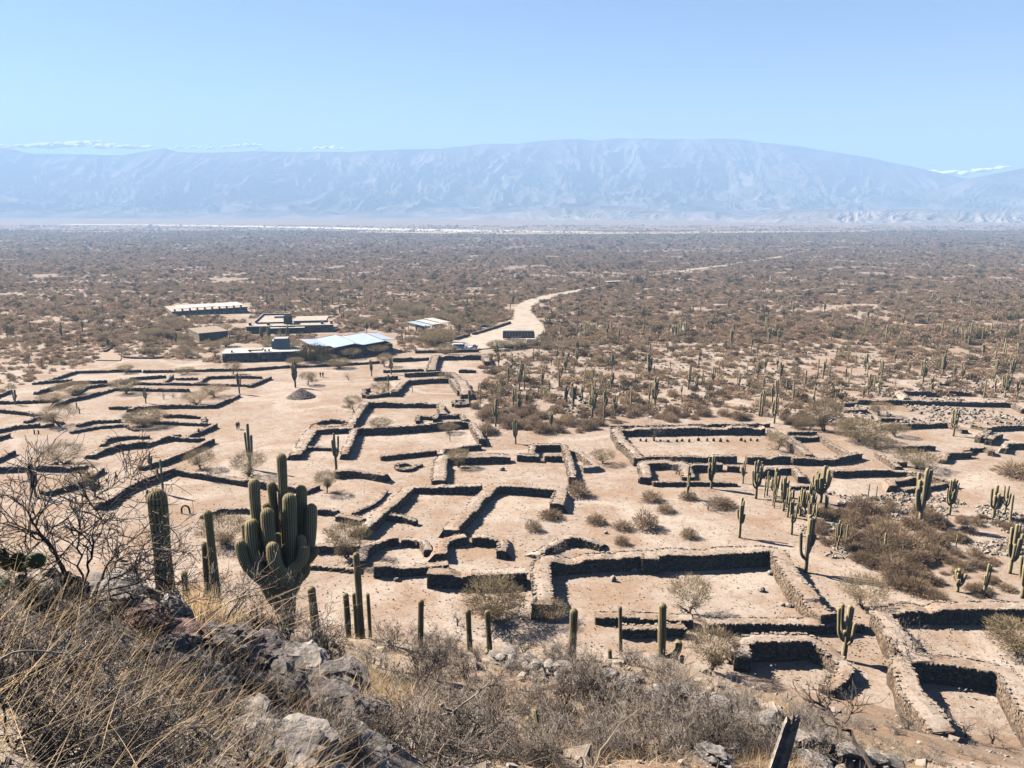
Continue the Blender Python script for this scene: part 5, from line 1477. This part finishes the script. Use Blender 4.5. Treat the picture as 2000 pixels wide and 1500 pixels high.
mb2.add(P, np.concatenate([np.stack([k * n + j, k * n + j2, (k + 1) * n + j2, (k + 1) * n + j], -1) for k in range(5)]))
c = mb2.build('stone_cairn', M['masonry'], None, b); tag(c, 'cone-shaped heap of grey stones on the open sand', 'stone heap')
s = mb.build('stones', M['rubble'], c, b); s['kind'] = 'stuff'

# rusty arch and posts
b = on_ground(363, 1003); mm = px_size(b)
mb = MB(); P = [b + np.array([7 * mm * math.cos(a), 0, 7 * mm + 8 * mm * math.sin(a)]) for a in np.linspace(0, math.pi, 9)]
tube(mb, [b + np.array([7.5 * mm, 0, -.1])] + P + [b + np.array([-7.5 * mm, 0, -.1])], 1.6 * mm, 6)
tag(mb.build('rusty_arch', M['rust'], None, b, True), 'small rusty hoop standing in the angular enclosure', 'hoop')
for px, py, ty, lb in [(67,848,839,'first of two short dark posts on the sand by the weathered enclosures'),(75,848,840,'second of two short dark posts on the sand by the weathered enclosures'),(150,799,786,'dark crooked post beside the broad tan-crowned tree'),(155,808,795,'leaning dark post beside the broad tan-crowned tree'),(138,961,948,'thin post near the low candelabra cactus'),(208,941,935,'thin post beside the walker')]:
    b = on_ground(px, py); H = height_to(b, ty)
    mb = MB(); tube(mb, [b - np.array([0, 0, .2]), b + np.array([.08, 0, H * .5]), b + np.array([.02, 0, H])], [.16, .13, .10], 6)
    tube(mb, [b + np.array([.05, 0, H * .55]), b + np.array([.3, 0, H * .75])], [.07, .04], 5)
    tag(mb.build('wooden_post', M['bark'], None, b), lb, 'post')
for k in range(17):
    px = 1247 + k * 14.6 + random.uniform(-4, 4); py = 862 + random.uniform(-1, 1.5)
    if k in (13, 14): px = 1447 + (k - 13) * 8
    b = on_ground(px, py); V, F = stone_v(300 + k, (random.uniform(.4, .8), .5, random.uniform(.7, 1.3)))
    mb = MB(); mb.add(V + b + np.array([0, 0, .15]), F)
    tag(mb.build('standing_stone', M['masonry'], None, b), 'small dark upright stone in a row across the walled court', 'stone', 'standing stones in the walled court')
for px, py, w, lb in [(1198,1135,12,'upright slab stone near the dark corner of the large court'),(1240,1118,14,'flat stone leaning at the back wall of the large court'),(1252,1117,12,'pale stone leaning at the back wall of the large court'),(1487,1155,14,'pale boulder on the floor of the large court'),(1505,1122,13,'pale stone under the side wall of the large court'),(1528,1183,10,'grey stone low on the floor of the large court'),(1541,1185,12,'dark stone low on the floor of the large court'),(1183,1042,9,'small stone on the slope above the curved bank'),(775,1135,12,'small stone on sand below the terrace walls'),(981,919,12,'dark stone on the floor of the stepped-door court'),(1415,1287,10,'small stone by the round chamber entrance')]:
    b = on_ground(px, py); m_ = px_size(b); tall = 1.6 if px == 1198 else .8
    V, F = ICO2; r = np.random.default_rng(px)
    V = V * (1 + .5 * (fbm(V[:, 0] * 1.7 + px, V[:, 1] * 1.7 + V[:, 2] * 1.3, 2, 3) - .5))[:, None] * np.array([w, w * .8, w * tall]) * m_ * .5
    mb = MB(); mb.add(V + b + np.array([0, 0, w * m_ * .2]), F)
    tag(mb.build('loose_stone', M['rubble'], None, b), lb, 'stone')

# loose rubble over slopes and ruins
def rubble(name, X, Y, S, mat, label, lift=.2):
    Z = np.concatenate([top(X[i:i + 4000], Y[i:i + 4000]) for i in range(0, len(X), 4000)])
    n = len(X)
    base = box_v(-.5, .5, -.5, .5, -.5, .5)
    V = base[None] * S[:, None, None] * rng.uniform(.55, 1.25, (n, 8, 3)) * np.where(np.arange(8)[None, :, None] >= 4, .8, 1)
    V = V * np.array([1, .85, .6])
    a = rng.uniform(0, 6.28, n); ca, sa = np.cos(a)[:, None], np.sin(a)[:, None]
    tl = rng.normal(0, .35, (n, 2))
    Zv = V[..., 2] + V[..., 0] * tl[:, :1] + V[..., 1] * tl[:, 1:]
    W = np.stack([V[..., 0] * ca - V[..., 1] * sa + X[:, None], V[..., 0] * sa + V[..., 1] * ca + Y[:, None], Zv + (Z + S * lift)[:, None]], -1)
    mb = MB(); mb.add(W.reshape(-1, 3), (np.arange(n)[:, None, None] * 8 + BOXF[1:][None]).reshape(-1, 4))
    return tag(mb.build(name, mat), label, 'rubble', kind='stuff')
P = np.array([at_plain(random.uniform(1560, 2020), random.uniform(960, 1090)) for _ in range(9000)])
g = fbm(P[:, 0] / 5, P[:, 1] / 5, 3, 66)
P = P[g > .56]
rubble('rubble', P[:, 0], P[:, 1], rng.uniform(.15, .7, len(P)) ** 1.4, M['rubble'], 'pale broken stones spilled over the scrub slope')
P = np.array([at_plain(random.uniform(-50, 2050), random.uniform(740, 1300)) for _ in range(9000)])
rubble('rubble', P[:, 0], P[:, 1], rng.uniform(.05, .2, len(P)), M['rubble'], 'small stones lying about the ruin floors')
P = np.array([at_plain(random.uniform(940, 2050), random.uniform(690, 830)) for _ in range(7000)])
g = fbm(P[:, 0] / 9, P[:, 1] / 9, 3, 67); P = P[g > .48]
rubble('rubble', P[:, 0], P[:, 1], rng.uniform(.25, 1.0, len(P)), M['rubble'], 'pale stones strewn through the far scrub')
# stones on the hillside, many near and fewer far
n = 15000
hy_ = 1.6 + 62 * rng.uniform(size=n) ** 1.7; hx_ = rng.uniform(-1, 1, n) * (hy_ * .85 + 2.5)
g = fbm(hx_ / 1.6, hy_ / 1.6, 3, 68); k = g > .42
hx_, hy_ = hx_[k], hy_[k]
rubble('rubble', hx_, hy_, np.clip(rng.lognormal(-3.1, .65, len(hx_)), .015, .4) * np.clip(hy_ / 9, .3, 1.6), M['rubble'], 'weathered stone chips strewn over the hillside')

# ------------------------------------------------------------------ foreground rocks
def boulder(px, py, w, h, label, mat='rock', depth=1.0, seed=0, sink=.25, group='rocks of the near outcrop', name='boulder'):
    b = on_ground(px, py); m_ = px_size(b)
    V, F = ICO3
    V2, F2 = V, F
    bm = bmesh.new(); bmesh.ops.create_icosphere(bm, subdivisions=4, radius=1)
    V2 = np.array([v.co[:] for v in bm.verts]); F2 = np.array([[v.index for v in f.verts] for f in bm.faces]); bm.free()
    r = np.random.default_rng(seed + int(px * 7 + py))
    # facet by planes, then add strata and grit
    for _ in range(13):
        nrm = r.normal(size=3); nrm /= np.linalg.norm(nrm); dcut = r.uniform(.5, .85)
        t = V2 @ nrm; over = np.maximum(t - dcut, 0); V2 = V2 - nrm * over[:, None] * .95
    st = np.array([.35, .25, 1.0])
    q = V2 @ (st / np.linalg.norm(st))
    lay = (vnoise(q * 9 + seed, q * 0, 4) - .5) * .26 + (fbm(V2[:, 0] * 4 + px, V2[:, 1] * 4 + V2[:, 2] * 3, 5, 9, .62) - .5) * .42 - .16 * (1 - np.abs(2 * fbm(V2[:, 0] * 2.5 + py, V2[:, 1] * 2.5 - V2[:, 2] * 3, 3, 19) - 1)) ** 4
    V2 = V2 * (1 + lay)[:, None]
    V2 = V2 * np.array([w, w * depth, h]) * m_ * .5
    a = r.uniform(-.5, .5); ca, sa = math.cos(a), math.sin(a)
    V2 = np.column_stack([V2[:, 0] * ca - V2[:, 1] * sa, V2[:, 0] * sa + V2[:, 1] * ca, V2[:, 2] - V2[:, 0] * .22])
    mb = MB(); mb.add(V2 + b + np.array([0, 0, h * m_ * (.5 - sink)]), F2)
    tag(mb.build(name, M[mat], None, b), label, 'rock', group)
for a in [(135,1165,70,70,'smooth blue-grey upright rock with a pale top under the bare thorn bush','rock'),(215,1170,130,60,'pale flat rock just right of the blue-grey upright rock','cap_rock'),(255,1160,60,34,'small pale rock behind the flat pale one','cap_rock'),(350,1218,80,70,'angular block rock at the foot of the thick cactus column','cap_rock'),
          (295,1232,110,60,'reddish speckled rock next to the angular block','red_rock'),(360,1250,110,44,'reddish slab below the angular block','red_rock'),(440,1275,150,70,'grey layered rock at the crest of the outcrop','rock'),(520,1282,120,44,'flat dark slab on the crest of the outcrop','rock'),(600,1305,130,56,'pale topped rock on the right shoulder of the outcrop','cap_rock'),
          (660,1335,130,60,'dark cleft rock beside the golden grass tuft','rock'),(545,1345,150,60,'broad grey rock in the middle of the outcrop','rock'),(470,1350,120,70,'small jagged rock left of the broad grey one','rock'),(660,1388,130,60,'cracked dark rock below the cleft rock','rock'),(725,1415,110,76,'blunt dark rock at the end of the outcrop','rock'),
          (500,1425,130,60,'pitted pale boulder low in the outcrop','cap_rock'),(625,1450,150,60,'long flat grey rock at the foot of the outcrop','cap_rock'),(400,1340,130,70,'rock half covered by leaning straw','rock'),(320,1300,130,70,'rounded rock sunk in dry straw','rock'),(700,1480,180,60,'low pale rock under bleached twigs','cap_rock'),(560,1492,210,60,'flat pale rock among straw at the foot of the outcrop','cap_rock'),
          (1400,1492,80,44,'squared brown block at the foot of the terrace wall','cap_rock'),(1445,1480,60,36,'small dark block beside the squared brown one','rock'),(1590,1500,80,30,'pale flat stone right of the weathered stake','cap_rock')]:
    boulder(*a[:5], a[5])

SR = []
for k in range(8):
    V, F = ICO2; r = np.random.default_rng(950 + k)
    for _ in range(10):
        nrm = r.normal(size=3); nrm /= np.linalg.norm(nrm); V = V - nrm * (np.maximum(V @ nrm - r.uniform(.35, .7), 0) * .97)[:, None]
    V = V * (1 + (fbm(V[:, 0] * 4 + k, V[:, 1] * 4 + V[:, 2] * 3, 3, 6) - .5) * .3)[:, None]
    mb = MB(); mb.add(V, F); SR.append(mb.mesh('rock', [M[('rock', 'cap_rock', 'rock', 'red_rock')[k % 4]]]))
k = 0
while k < 110:
    px, py = random.uniform(180, 800), random.uniform(1220, 1500)
    if not inside(np.array([px]), np.array([py]), [(180,1230),(420,1255),(600,1285),(720,1370),(790,1500),(380,1500),(330,1380)])[0]: continue
    b = on_ground(px, py); w = random.uniform(14, 46) * px_size(b)
    o = link('broken_rock', random.choice(SR), None, b + np.array([0, 0, w * .25])); o.scale = (w * .6, w * .5, w * random.uniform(.25, .45)); o.rotation_euler = (random.uniform(-.6, .6), random.uniform(-.6, .6), random.uniform(0, 6.28))
    tag(o, 'small jagged broken rock lying about the grey outcrop', 'rock', 'broken rocks of the outcrop'); k += 1

# terrace wall of big loose stones across the hillside
WP = [(955,1302),(1020,1312),(1080,1326),(1200,1348),(1330,1386),(1400,1412),(1470,1440),(1560,1472),(1660,1500),(1760,1530)]
wp = np.array([on_ground(*p) for p in WP])
s = np.concatenate([[0], np.cumsum(np.linalg.norm(np.diff(wp, axis=0), axis=1))])
tw = empty('terrace_wall', wp[4], 'rough terrace wall of big pale stones across the brushy hillside', 'stone wall')
smesh = []
for k in range(10):
    V, F = ICO2
    r = np.random.default_rng(900 + k)
    for _ in range(9):
        nrm = r.normal(size=3); nrm /= np.linalg.norm(nrm); t = V @ nrm; V = V - nrm * (np.maximum(t - r.uniform(.5, .8), 0) * .9)[:, None]
    V = V * (1 + (fbm(V[:, 0] * 3 + k, V[:, 1] * 3 + V[:, 2] * 2, 3, 6) - .5) * .25)[:, None]
    mb = MB(); mb.add(V, F); smesh.append(mb.mesh('stone', [M['cap_rock']]))
for row_ in range(3):
    q = random.uniform(0, .2)
    while q < s[-1]:
        ln = random.uniform(.26, .56) * (1.15 if row_ == 2 else .85)
        p = np.array([np.interp(q + ln / 2, s, wp[:, k]) for k in range(3)])
        if not (row_ == 2 and random.random() < .25):
            p[2] = top_z(p[0], p[1])
            o = link('stone', random.choice(smesh), tw)
            o.location = tuple(p - wp[4] + np.array([random.uniform(-.06, .06), random.uniform(-.12, .12) + row_ * .05, .08 + row_ * .14]))
            o.scale = (ln * .58, random.uniform(.16, .26), random.uniform(.075, .125)); o.rotation_euler = (random.uniform(-.25, .25), random.uniform(-.25, .25), random.uniform(-.5, .3))
        q += ln * .95

# weathered stake
b = on_ground(1515, 1512); m_ = px_size(b)
mb = MB(); n = 14; rs = np.random.default_rng(4)
zz = np.linspace(-.2, 1, 16); V = []
a_ = np.linspace(0, 2 * np.pi, n, endpoint=False)
groove = 1 + rs.uniform(-.16, .16, n)
for z_ in zz:
    rad = (13 - 3 * z_) * m_ * groove * (1 + rs.uniform(-.04, .04, n)) * np.where(np.cos(a_ * 2) > 0, 1.1, .8)
    top_j = rs.uniform(-.07, .06, n) if z_ == zz[-1] else np.zeros(n)
    V.append(np.column_stack([rad * np.cos(a_) + z_ * 20 * m_, rad * np.sin(a_) * .7, (z_ + top_j) * 108 * m_]))
V = np.concatenate(V + [np.array([[20 * m_, 0, 99 * m_]])]) + b
j = np.arange(n); j2 = (j + 1) % n
F = np.concatenate([np.stack([k * n + j, k * n + j2, (k + 1) * n + j2, (k + 1) * n + j], -1) for k in range(15)])
mb.add(V, [F, np.stack([15 * n + j, 15 * n + j2, np.full(n, 16 * n)], -1)])
tag(mb.build('wooden_stake', M['wood'], None, b), 'split weathered grey stake standing at the terrace wall', 'stake')

# ------------------------------------------------------------------ foreground brush
def twig_bush(seed, stems=9, levels=5, h=1.0, mat='twig_grey', kids=3, spread=.6, r0=.012, up=.10):
    rs = np.random.default_rng(seed)
    roots = [(rs.normal() * .06, rs.normal() * .06, -.05) for _ in range(stems)]
    dirs = []
    for k in range(stems):
        a = k * 2.4 + rs.uniform(-.4, .4); t = rs.uniform(.25, 1.0)
        dirs.append((math.cos(a) * t, math.sin(a) * t, rs.uniform(.5, 1.0)))
    out, _ = branching(rs, roots, dirs, .36 * h, r0, levels, kids, .70, .45, up, 3, spread)
    mb = MB(); sticks(mb, out, 3, 0, 0, 99, .0022)
    return mb.mesh('twig_bush', [M[mat]])
TW = [twig_bush(60, 8, 5), twig_bush(61, 6, 5, .9), twig_bush(62, 9, 5, 1.1), twig_bush(63, 7, 5, 1, 'twig_dark'), twig_bush(64, 8, 5, .8, 'twig_grey', 3, .5), twig_bush(66, 8, 5, 1.0, 'straw_grey', 3, .5)]
HB = [(480,1180),(640,1190),(760,1215),(860,1245),(1010,1265),(1130,1265),(1240,1285),(1400,1330),(1560,1370),(1680,1430),(1800,1480),(1800,1500),(790,1500),(770,1400),(690,1330),(560,1260)]
k = 0
while k < 150:
    px, py = random.uniform(470, 1800), random.uniform(1180, 1500)
    if not inside(np.array([px]), np.array([py]), HB)[0]: continue
    b = on_ground(px, py)
    d = np.linalg.norm(b - np.array([0, 0, CAMZ]))
    if d > 62: continue
    if d > 42 and random.random() < .6: continue
    w = random.uniform(.75, 1.35) * (1.0 if d > 13 else .7)
    me = random.choice(TW if py > 1300 else TW[:5])
    o = link('twig_bush', me, None, b); o.rotation_euler = (random.uniform(-.15, .15), random.uniform(-.15, .15), random.uniform(0, 6.28)); o.scale = (w, w, w * random.uniform(.7, 1.05))
    low = py > 1390
    tag(o, 'dense bare grey twig bush on the slope below the terrace wall' if low else 'leafless grey twig bush on the hillside among the cactus columns', 'bush', 'twig bushes below the terrace wall' if low else 'twig bushes among the cactus columns')
    k += 1
for px, py, w, lb, mi in [(430,1215,1.1,'orange-brown dry bush at the foot of the thin cactus columns',0),(520,1250,1.2,'grey twig bush in front of the huge candelabra cactus',1),(640,1300,1.0,'wiry grey bush right behind the outcrop crest',2),(1190,1370,1.5,'large dark bare shrub rooted at the terrace wall',3),(1085,1440,1.0,'dark brushwood beside the withered cactus',3),(960,1440,1.0,'bleached brushwood in front of the golden tuft',5)]:
    b = on_ground(px, py); o = link('twig_bush', TW[mi], None, b); o.scale = (w, w, w); o.rotation_euler = (0, 0, px)
    tag(o, lb, 'bush')

for k in range(90):
    px, py = random.uniform(600, 1990), random.uniform(1405, 1500)
    b = on_ground(px, py); d = np.linalg.norm(b - np.array([0, 0, CAMZ]))
    if d > 50: continue
    w = random.uniform(.35, .6) * (1 if d < 14 else 1.6)
    o = link('twig_bush', TW[random.choice((5, 5, 4, 0, 3))], None, b); o.rotation_euler = (random.uniform(-.3, .3), random.uniform(-.3, .3), random.uniform(0, 6.28)); o.scale = (w, w, w * .75)
    tag(o, 'small bleached twig bush low on the stony hillside', 'bush', 'bleached twig bushes on the stony hillside')
k = 0
while k < 60:
    px, py = random.uniform(-40, 560), random.uniform(1150, 1500)
    if py < 1165 + max(px - 120, 0) * .36: continue
    b = on_ground(px, py)
    w = random.uniform(.22, .42)
    o = link('twig_bush', TW[random.choice((3, 3, 0, 1, 4))], None, b); o.rotation_euler = (random.uniform(-.3, .3), random.uniform(-.1, .5), random.uniform(0, 6.28)); o.scale = (w, w, w * .8)
    tag(o, 'small dark twig bush tangled in the straw of the near knoll', 'bush', 'twigs on the near knoll'); k += 1

# bare thorn bush close on the left
def thorn_bush():
    b = on_ground(165, 1195); D = np.linalg.norm(b - np.array([0, 0, CAMZ])); m_ = px_size(b)
    e = empty('thorn_bush', b, 'big bare thorn bush with twisted dark stems on the knoll', 'bush')
    rs = np.random.default_rng(5)
    mains = [([(165,1200),(150,1150),(112,1085),(85,1045),(62,1010),(60,960)], 6.5), ([(165,1200),(160,1130),(152,1085),(155,1045),(148,1005),(140,975)], 4.5), ([(165,1200),(172,1110),(185,1065),(205,1020),(180,990)], 5),
             ([(160,1190),(130,1120),(95,1070),(60,1040),(10,1020),(-40,1010)], 4), ([(170,1200),(215,1130),(255,1110),(300,1070)], 4), ([(170,1200),(200,1120),(240,1060),(290,1040),(330,1030)], 3.5), ([(168,1200),(230,1160),(280,1165),(330,1190)], 4),
             ([(60,1150),(120,1080),(190,1010),(250,960),(285,935)], 2.6), ([(20,1120),(100,1040),(160,985),(200,960),(260,925)], 2.2), ([(120,1200),(60,1130),(20,1100),(-20,1050)], 3.5), ([(160,1200),(110,1120),(60,1090),(-10,1075)], 3),
             ([(170,1200),(190,1140),(215,1090),(260,1070),(310,1075)], 3), ([(60,1060),(63,1000),(66,940),(75,915)], 2.0), ([(160,1180),(220,1150),(300,1130),(350,1140)], 3.5)]
    for pts, r in mains:
        P = np.array([at_dist(x, y, D + rs.uniform(-.35, .35) * (k / len(pts))) for k, (x, y) in enumerate(pts)])
        mb = MB()
        t = np.linspace(0, len(P) - 1, 14)
        Q = np.stack([np.interp(t, np.arange(len(P)), P[:, k]) for k in range(3)], -1)
        Q[1:-1] += rs.normal(0, .010, Q[1:-1].shape)
        R = np.linspace(r, r * .35, 14) * m_ * .5
        tube(mb, Q, R, 6)
        st = mb.build('stem', M['twig_dark'], e, b)
        roots, dirs = [], []
        for i in range(4, 14, 1):
            roots.append(Q[i]); dd = (Q[i] - Q[i - 1]); dd = dd / np.linalg.norm(dd) + rs.normal(size=3) * .7; dirs.append(dd)
        out, _ = branching(rs, roots, dirs, .16, r * .28 * m_, 3, 2, .78, .5, .05, 3, .55)
        mb = MB(); sticks(mb, out, 4, 0, 0, 99, .0016)
        tw_ = mb.build('twigs', M['twig_grey'] if rs.uniform() < .55 else M['twig_dark'], st, b); tw_['kind'] = 'stuff'
thorn_bush()
def pix_branch(name, label, D, mains, mat, cat='branch', twigs=True, seed=1):
    b = at_dist(*mains[0][0][0], D); m_ = px_size(b); rs = np.random.default_rng(seed)
    e = empty(name, b, label, cat)
    for pts, r in mains:
        P = np.array([at_dist(x, y, D + k * .03) for k, (x, y) in enumerate(pts)])
        t = np.linspace(0, len(P) - 1, 12); Q = np.stack([np.interp(t, np.arange(len(P)), P[:, k]) for k in range(3)], -1); Q[1:-1] += rs.normal(0, .006 * D / 6, Q[1:-1].shape)
        mb = MB(); tube(mb, Q, np.linspace(r, r * .4, 12) * m_ * .5, 6); st = mb.build('stem', M[mat], e, b)
        if twigs:
            roots = [Q[i] for i in range(5, 12)]; dirs = [(Q[i] - Q[i - 1]) / np.linalg.norm(Q[i] - Q[i - 1]) + rs.normal(size=3) * .6 for i in range(5, 12)]
            out, _ = branching(rs, roots, dirs, .10 * D / 6, r * .25 * m_, 3, 2, .75, .5, .05, 3, .5)
            mb = MB(); sticks(mb, out, 3, 0, 0, 99, .0015); q = mb.build('twigs', M[mat], st, b); q['kind'] = 'stuff'
pix_branch('dead_branch', 'black crooked dead branch reaching up over the hillside brush', 11, [([(1712,1540),(1690,1475),(1660,1430),(1640,1418),(1615,1385),(1600,1378),(1570,1364)], 9), ([(1645,1420),(1655,1400),(1665,1385),(1672,1372)], 4), ([(1613,1385),(1622,1368),(1612,1352)], 4.5)], 'twig_dark', seed=3)
pix_branch('dead_branch', 'thin bleached branch slanting over the brush right of the withered cactus', 7, [([(1150,1520),(1180,1455),(1215,1410),(1250,1385)], 4), ([(1238,1395),(1262,1425)], 2.5)], 'straw_grey', seed=8, twigs=False)
pix_branch('dead_branch', 'long pale stalk lying over the twigs by the golden tuft', 8, [([(860,1375),(900,1400),(895,1440),(905,1480)], 6), ([(885,1390),(940,1350),(975,1320)], 4), ([(890,1390),(790,1410)], 3)], 'twig_grey', seed=9)
pix_branch('dead_branch', 'thin twig bowing across the leaning straw', 2.6, [([(-20,1452),(80,1440),(200,1415),(320,1430),(400,1420)], 5), ([(-20,1290),(60,1272),(150,1280),(240,1310)], 4), ([(0,1380),(120,1395),(230,1360)], 3)], 'twig_grey', seed=10)
pix_branch('dead_branch', 'pale forked twig crossing in front of the huge candelabra cactus', 9, [([(440,1215),(470,1165),(500,1130),(535,1095)], 3.5), ([(500,1130),(530,1122),(550,1140),(575,1158)], 2.5), ([(395,1210),(440,1180),(520,1150)], 2.5)], 'twig_grey', seed=11)

# dry grass
def blades(name, X, Y, H, lean, mat, label, cat, wd=.0022, kind='stuff', nseg=4, leanvar=.35):
    Z = np.concatenate([top(X[i:i + 4000], Y[i:i + 4000]) for i in range(0, len(X), 4000)])
    n = len(X)
    d = np.array(lean)[None] + rng.normal(size=(n, 3)) * leanvar; d[:, 2] = np.abs(d[:, 2]) + .25
    d /= np.linalg.norm(d, axis=1)[:, None]
    side = np.cross(d, rng.normal(size=(n, 3))); side /= np.linalg.norm(side, axis=1)[:, None]
    sag = rng.uniform(.05, .45, n)
    V = []
    for k in range(nseg + 1):
        t = k / nseg
        c = np.column_stack([X, Y, Z - .03]) + d * (H * t)[:, None]
        hd = d.copy(); hd[:, 2] = 0
        c = c + hd * (H * sag * t * t)[:, None]; c[:, 2] -= H * sag * t * t * .6
        w = wd * (1 - .85 * t)
        V.append(c - side * w); V.append(c + side * w)
    V = np.stack(V, 1).reshape(-1, 3); m_ = 2 * (nseg + 1)
    F = np.concatenate([np.arange(n)[:, None] * m_ + np.array([[2 * k, 2 * k + 1, 2 * k + 3, 2 * k + 2]]) for k in range(nseg)])
    mb = MB(); mb.add(V, F)
    b = (X.mean(), Y.mean(), Z.mean())
    o = mb.build(name, mat, None, b)
    return tag(o, label, cat, kind=kind)
def patch(px, py, n, sx, sy):
    b = on_ground(px, py); X = b[0] + rng.normal(size=n) * sx; Y = b[1] + rng.normal(size=n) * sy
    return X, Y
n = 7500
X = rng.uniform(-3.9, -.15, n); Y = rng.uniform(1.0, 5.2, n)
g = fbm(X / .45, Y / .45, 3, 12); bx_, by_ = project(X, Y, top(X, Y))
k = (g > .42) & (by_ > 1180 + np.maximum(bx_ - 120, 0) * .42) & (bx_ < 640)
X, Y = X[k], Y[k]
blades('dry_grass', X, Y, rng.uniform(.12, .42, len(X)), (.55, .15, .75), M['straw'], 'long golden straw leaning over the near knoll', 'grass', .0014)
n = 5000
X = rng.uniform(-3.6, .6, n); Y = rng.uniform(1.0, 7.5, n); bx_, by_ = project(X, Y, top(X, Y))
g = fbm(X / .5, Y / .5, 3, 13); k = (g > .45) & (bx_ < 900)
X, Y = X[k], Y[k]
blades('dry_grass', X, Y, rng.uniform(.06, .26, len(X)), (.3, .1, .8), M['straw_grey'], 'short bleached dry grass among the outcrop rocks', 'grass', .0018, leanvar=.6)
n = 34000
X = rng.uniform(-9, 16, n); Y = rng.uniform(5.5, 30, n); bx_, by_ = project(X, Y, top(X, Y))
g = fbm(X / 1.1, Y / 1.1, 3, 14); k = (g > .46) & inside(bx_, by_, [(700,1200),(1300,1290),(1700,1430),(1900,1520),(700,1540),(620,1330)])
X, Y = X[k], Y[k]
blades('dry_grass', X, Y, rng.uniform(.12, .42, len(X)), (.15, .1, .9), M['straw'], 'pale dry grass between the twig bushes on the hillside', 'grass', .0045, leanvar=.5, nseg=3)
X, Y = patch(765, 1405, 1400, .20, .12)
tuft = blades('grass_tuft', X, Y, rng.uniform(.25, .62, len(X)), (.35, 0, 1), M['straw'], 'bright golden grass tuft beside the dark outcrop rocks', 'grass tuft', .003, None, leanvar=.32)
X, Y = patch(700, 1335, 700, .18, .12)
blades('grass_tuft', X, Y, rng.uniform(.2, .45, len(X)), (.4, 0, 1), M['straw'], 'smaller golden grass tuft behind the outcrop crest', 'grass tuft', .003, None, leanvar=.3)
X, Y = patch(400, 1215, 900, .16, .2)
blades('grass_tuft', X, Y, rng.uniform(.2, .6, len(X)), (.1, 0, 1), M['straw'], 'orange-tinted straw tuft by the angular block rock', 'grass tuft', .004, None, leanvar=.22)
X, Y = patch(385, 1262, 18, .10, .05)
blades('grass_tuft', X, Y, rng.uniform(.6, 1.15, len(X)), (.95, 0, .62), M['straw'], 'spray of long straw stalks arching toward the huge candelabra cactus', 'grass tuft', .0032, None, leanvar=.10)
X, Y = patch(1500, 1490, 500, .5, .4)
blades('grass_tuft', X, Y, rng.uniform(.15, .4, len(X)), (.1, 0, 1), M['straw'], 'yellow grass growing round the weathered stake', 'grass tuft', .004, None, leanvar=.4)

# ------------------------------------------------------------------ haze
m = bpy.data.materials.new('valley_haze'); m.use_nodes = True
nt = m.node_tree; nt.nodes.clear()
pv = nt.nodes.new('ShaderNodeVolumePrincipled'); ou = nt.nodes.new('ShaderNodeOutputMaterial')
pv.inputs['Color'].default_value = (.46, .68, 1.0, 1)
pv.inputs['Density'].default_value = 1.85e-4
pv.inputs['Anisotropy'].default_value = .0
nt.links.new(pv.outputs[0], ou.inputs['Volume'])
mb = MB(); mb.add(box_v(-10900, 10900, -300, 11050, -160, 870), BOXF)
o = mb.build('haze', [m]); tag(o, 'pale blue haze filling the valley air', 'haze', kind='stuff')
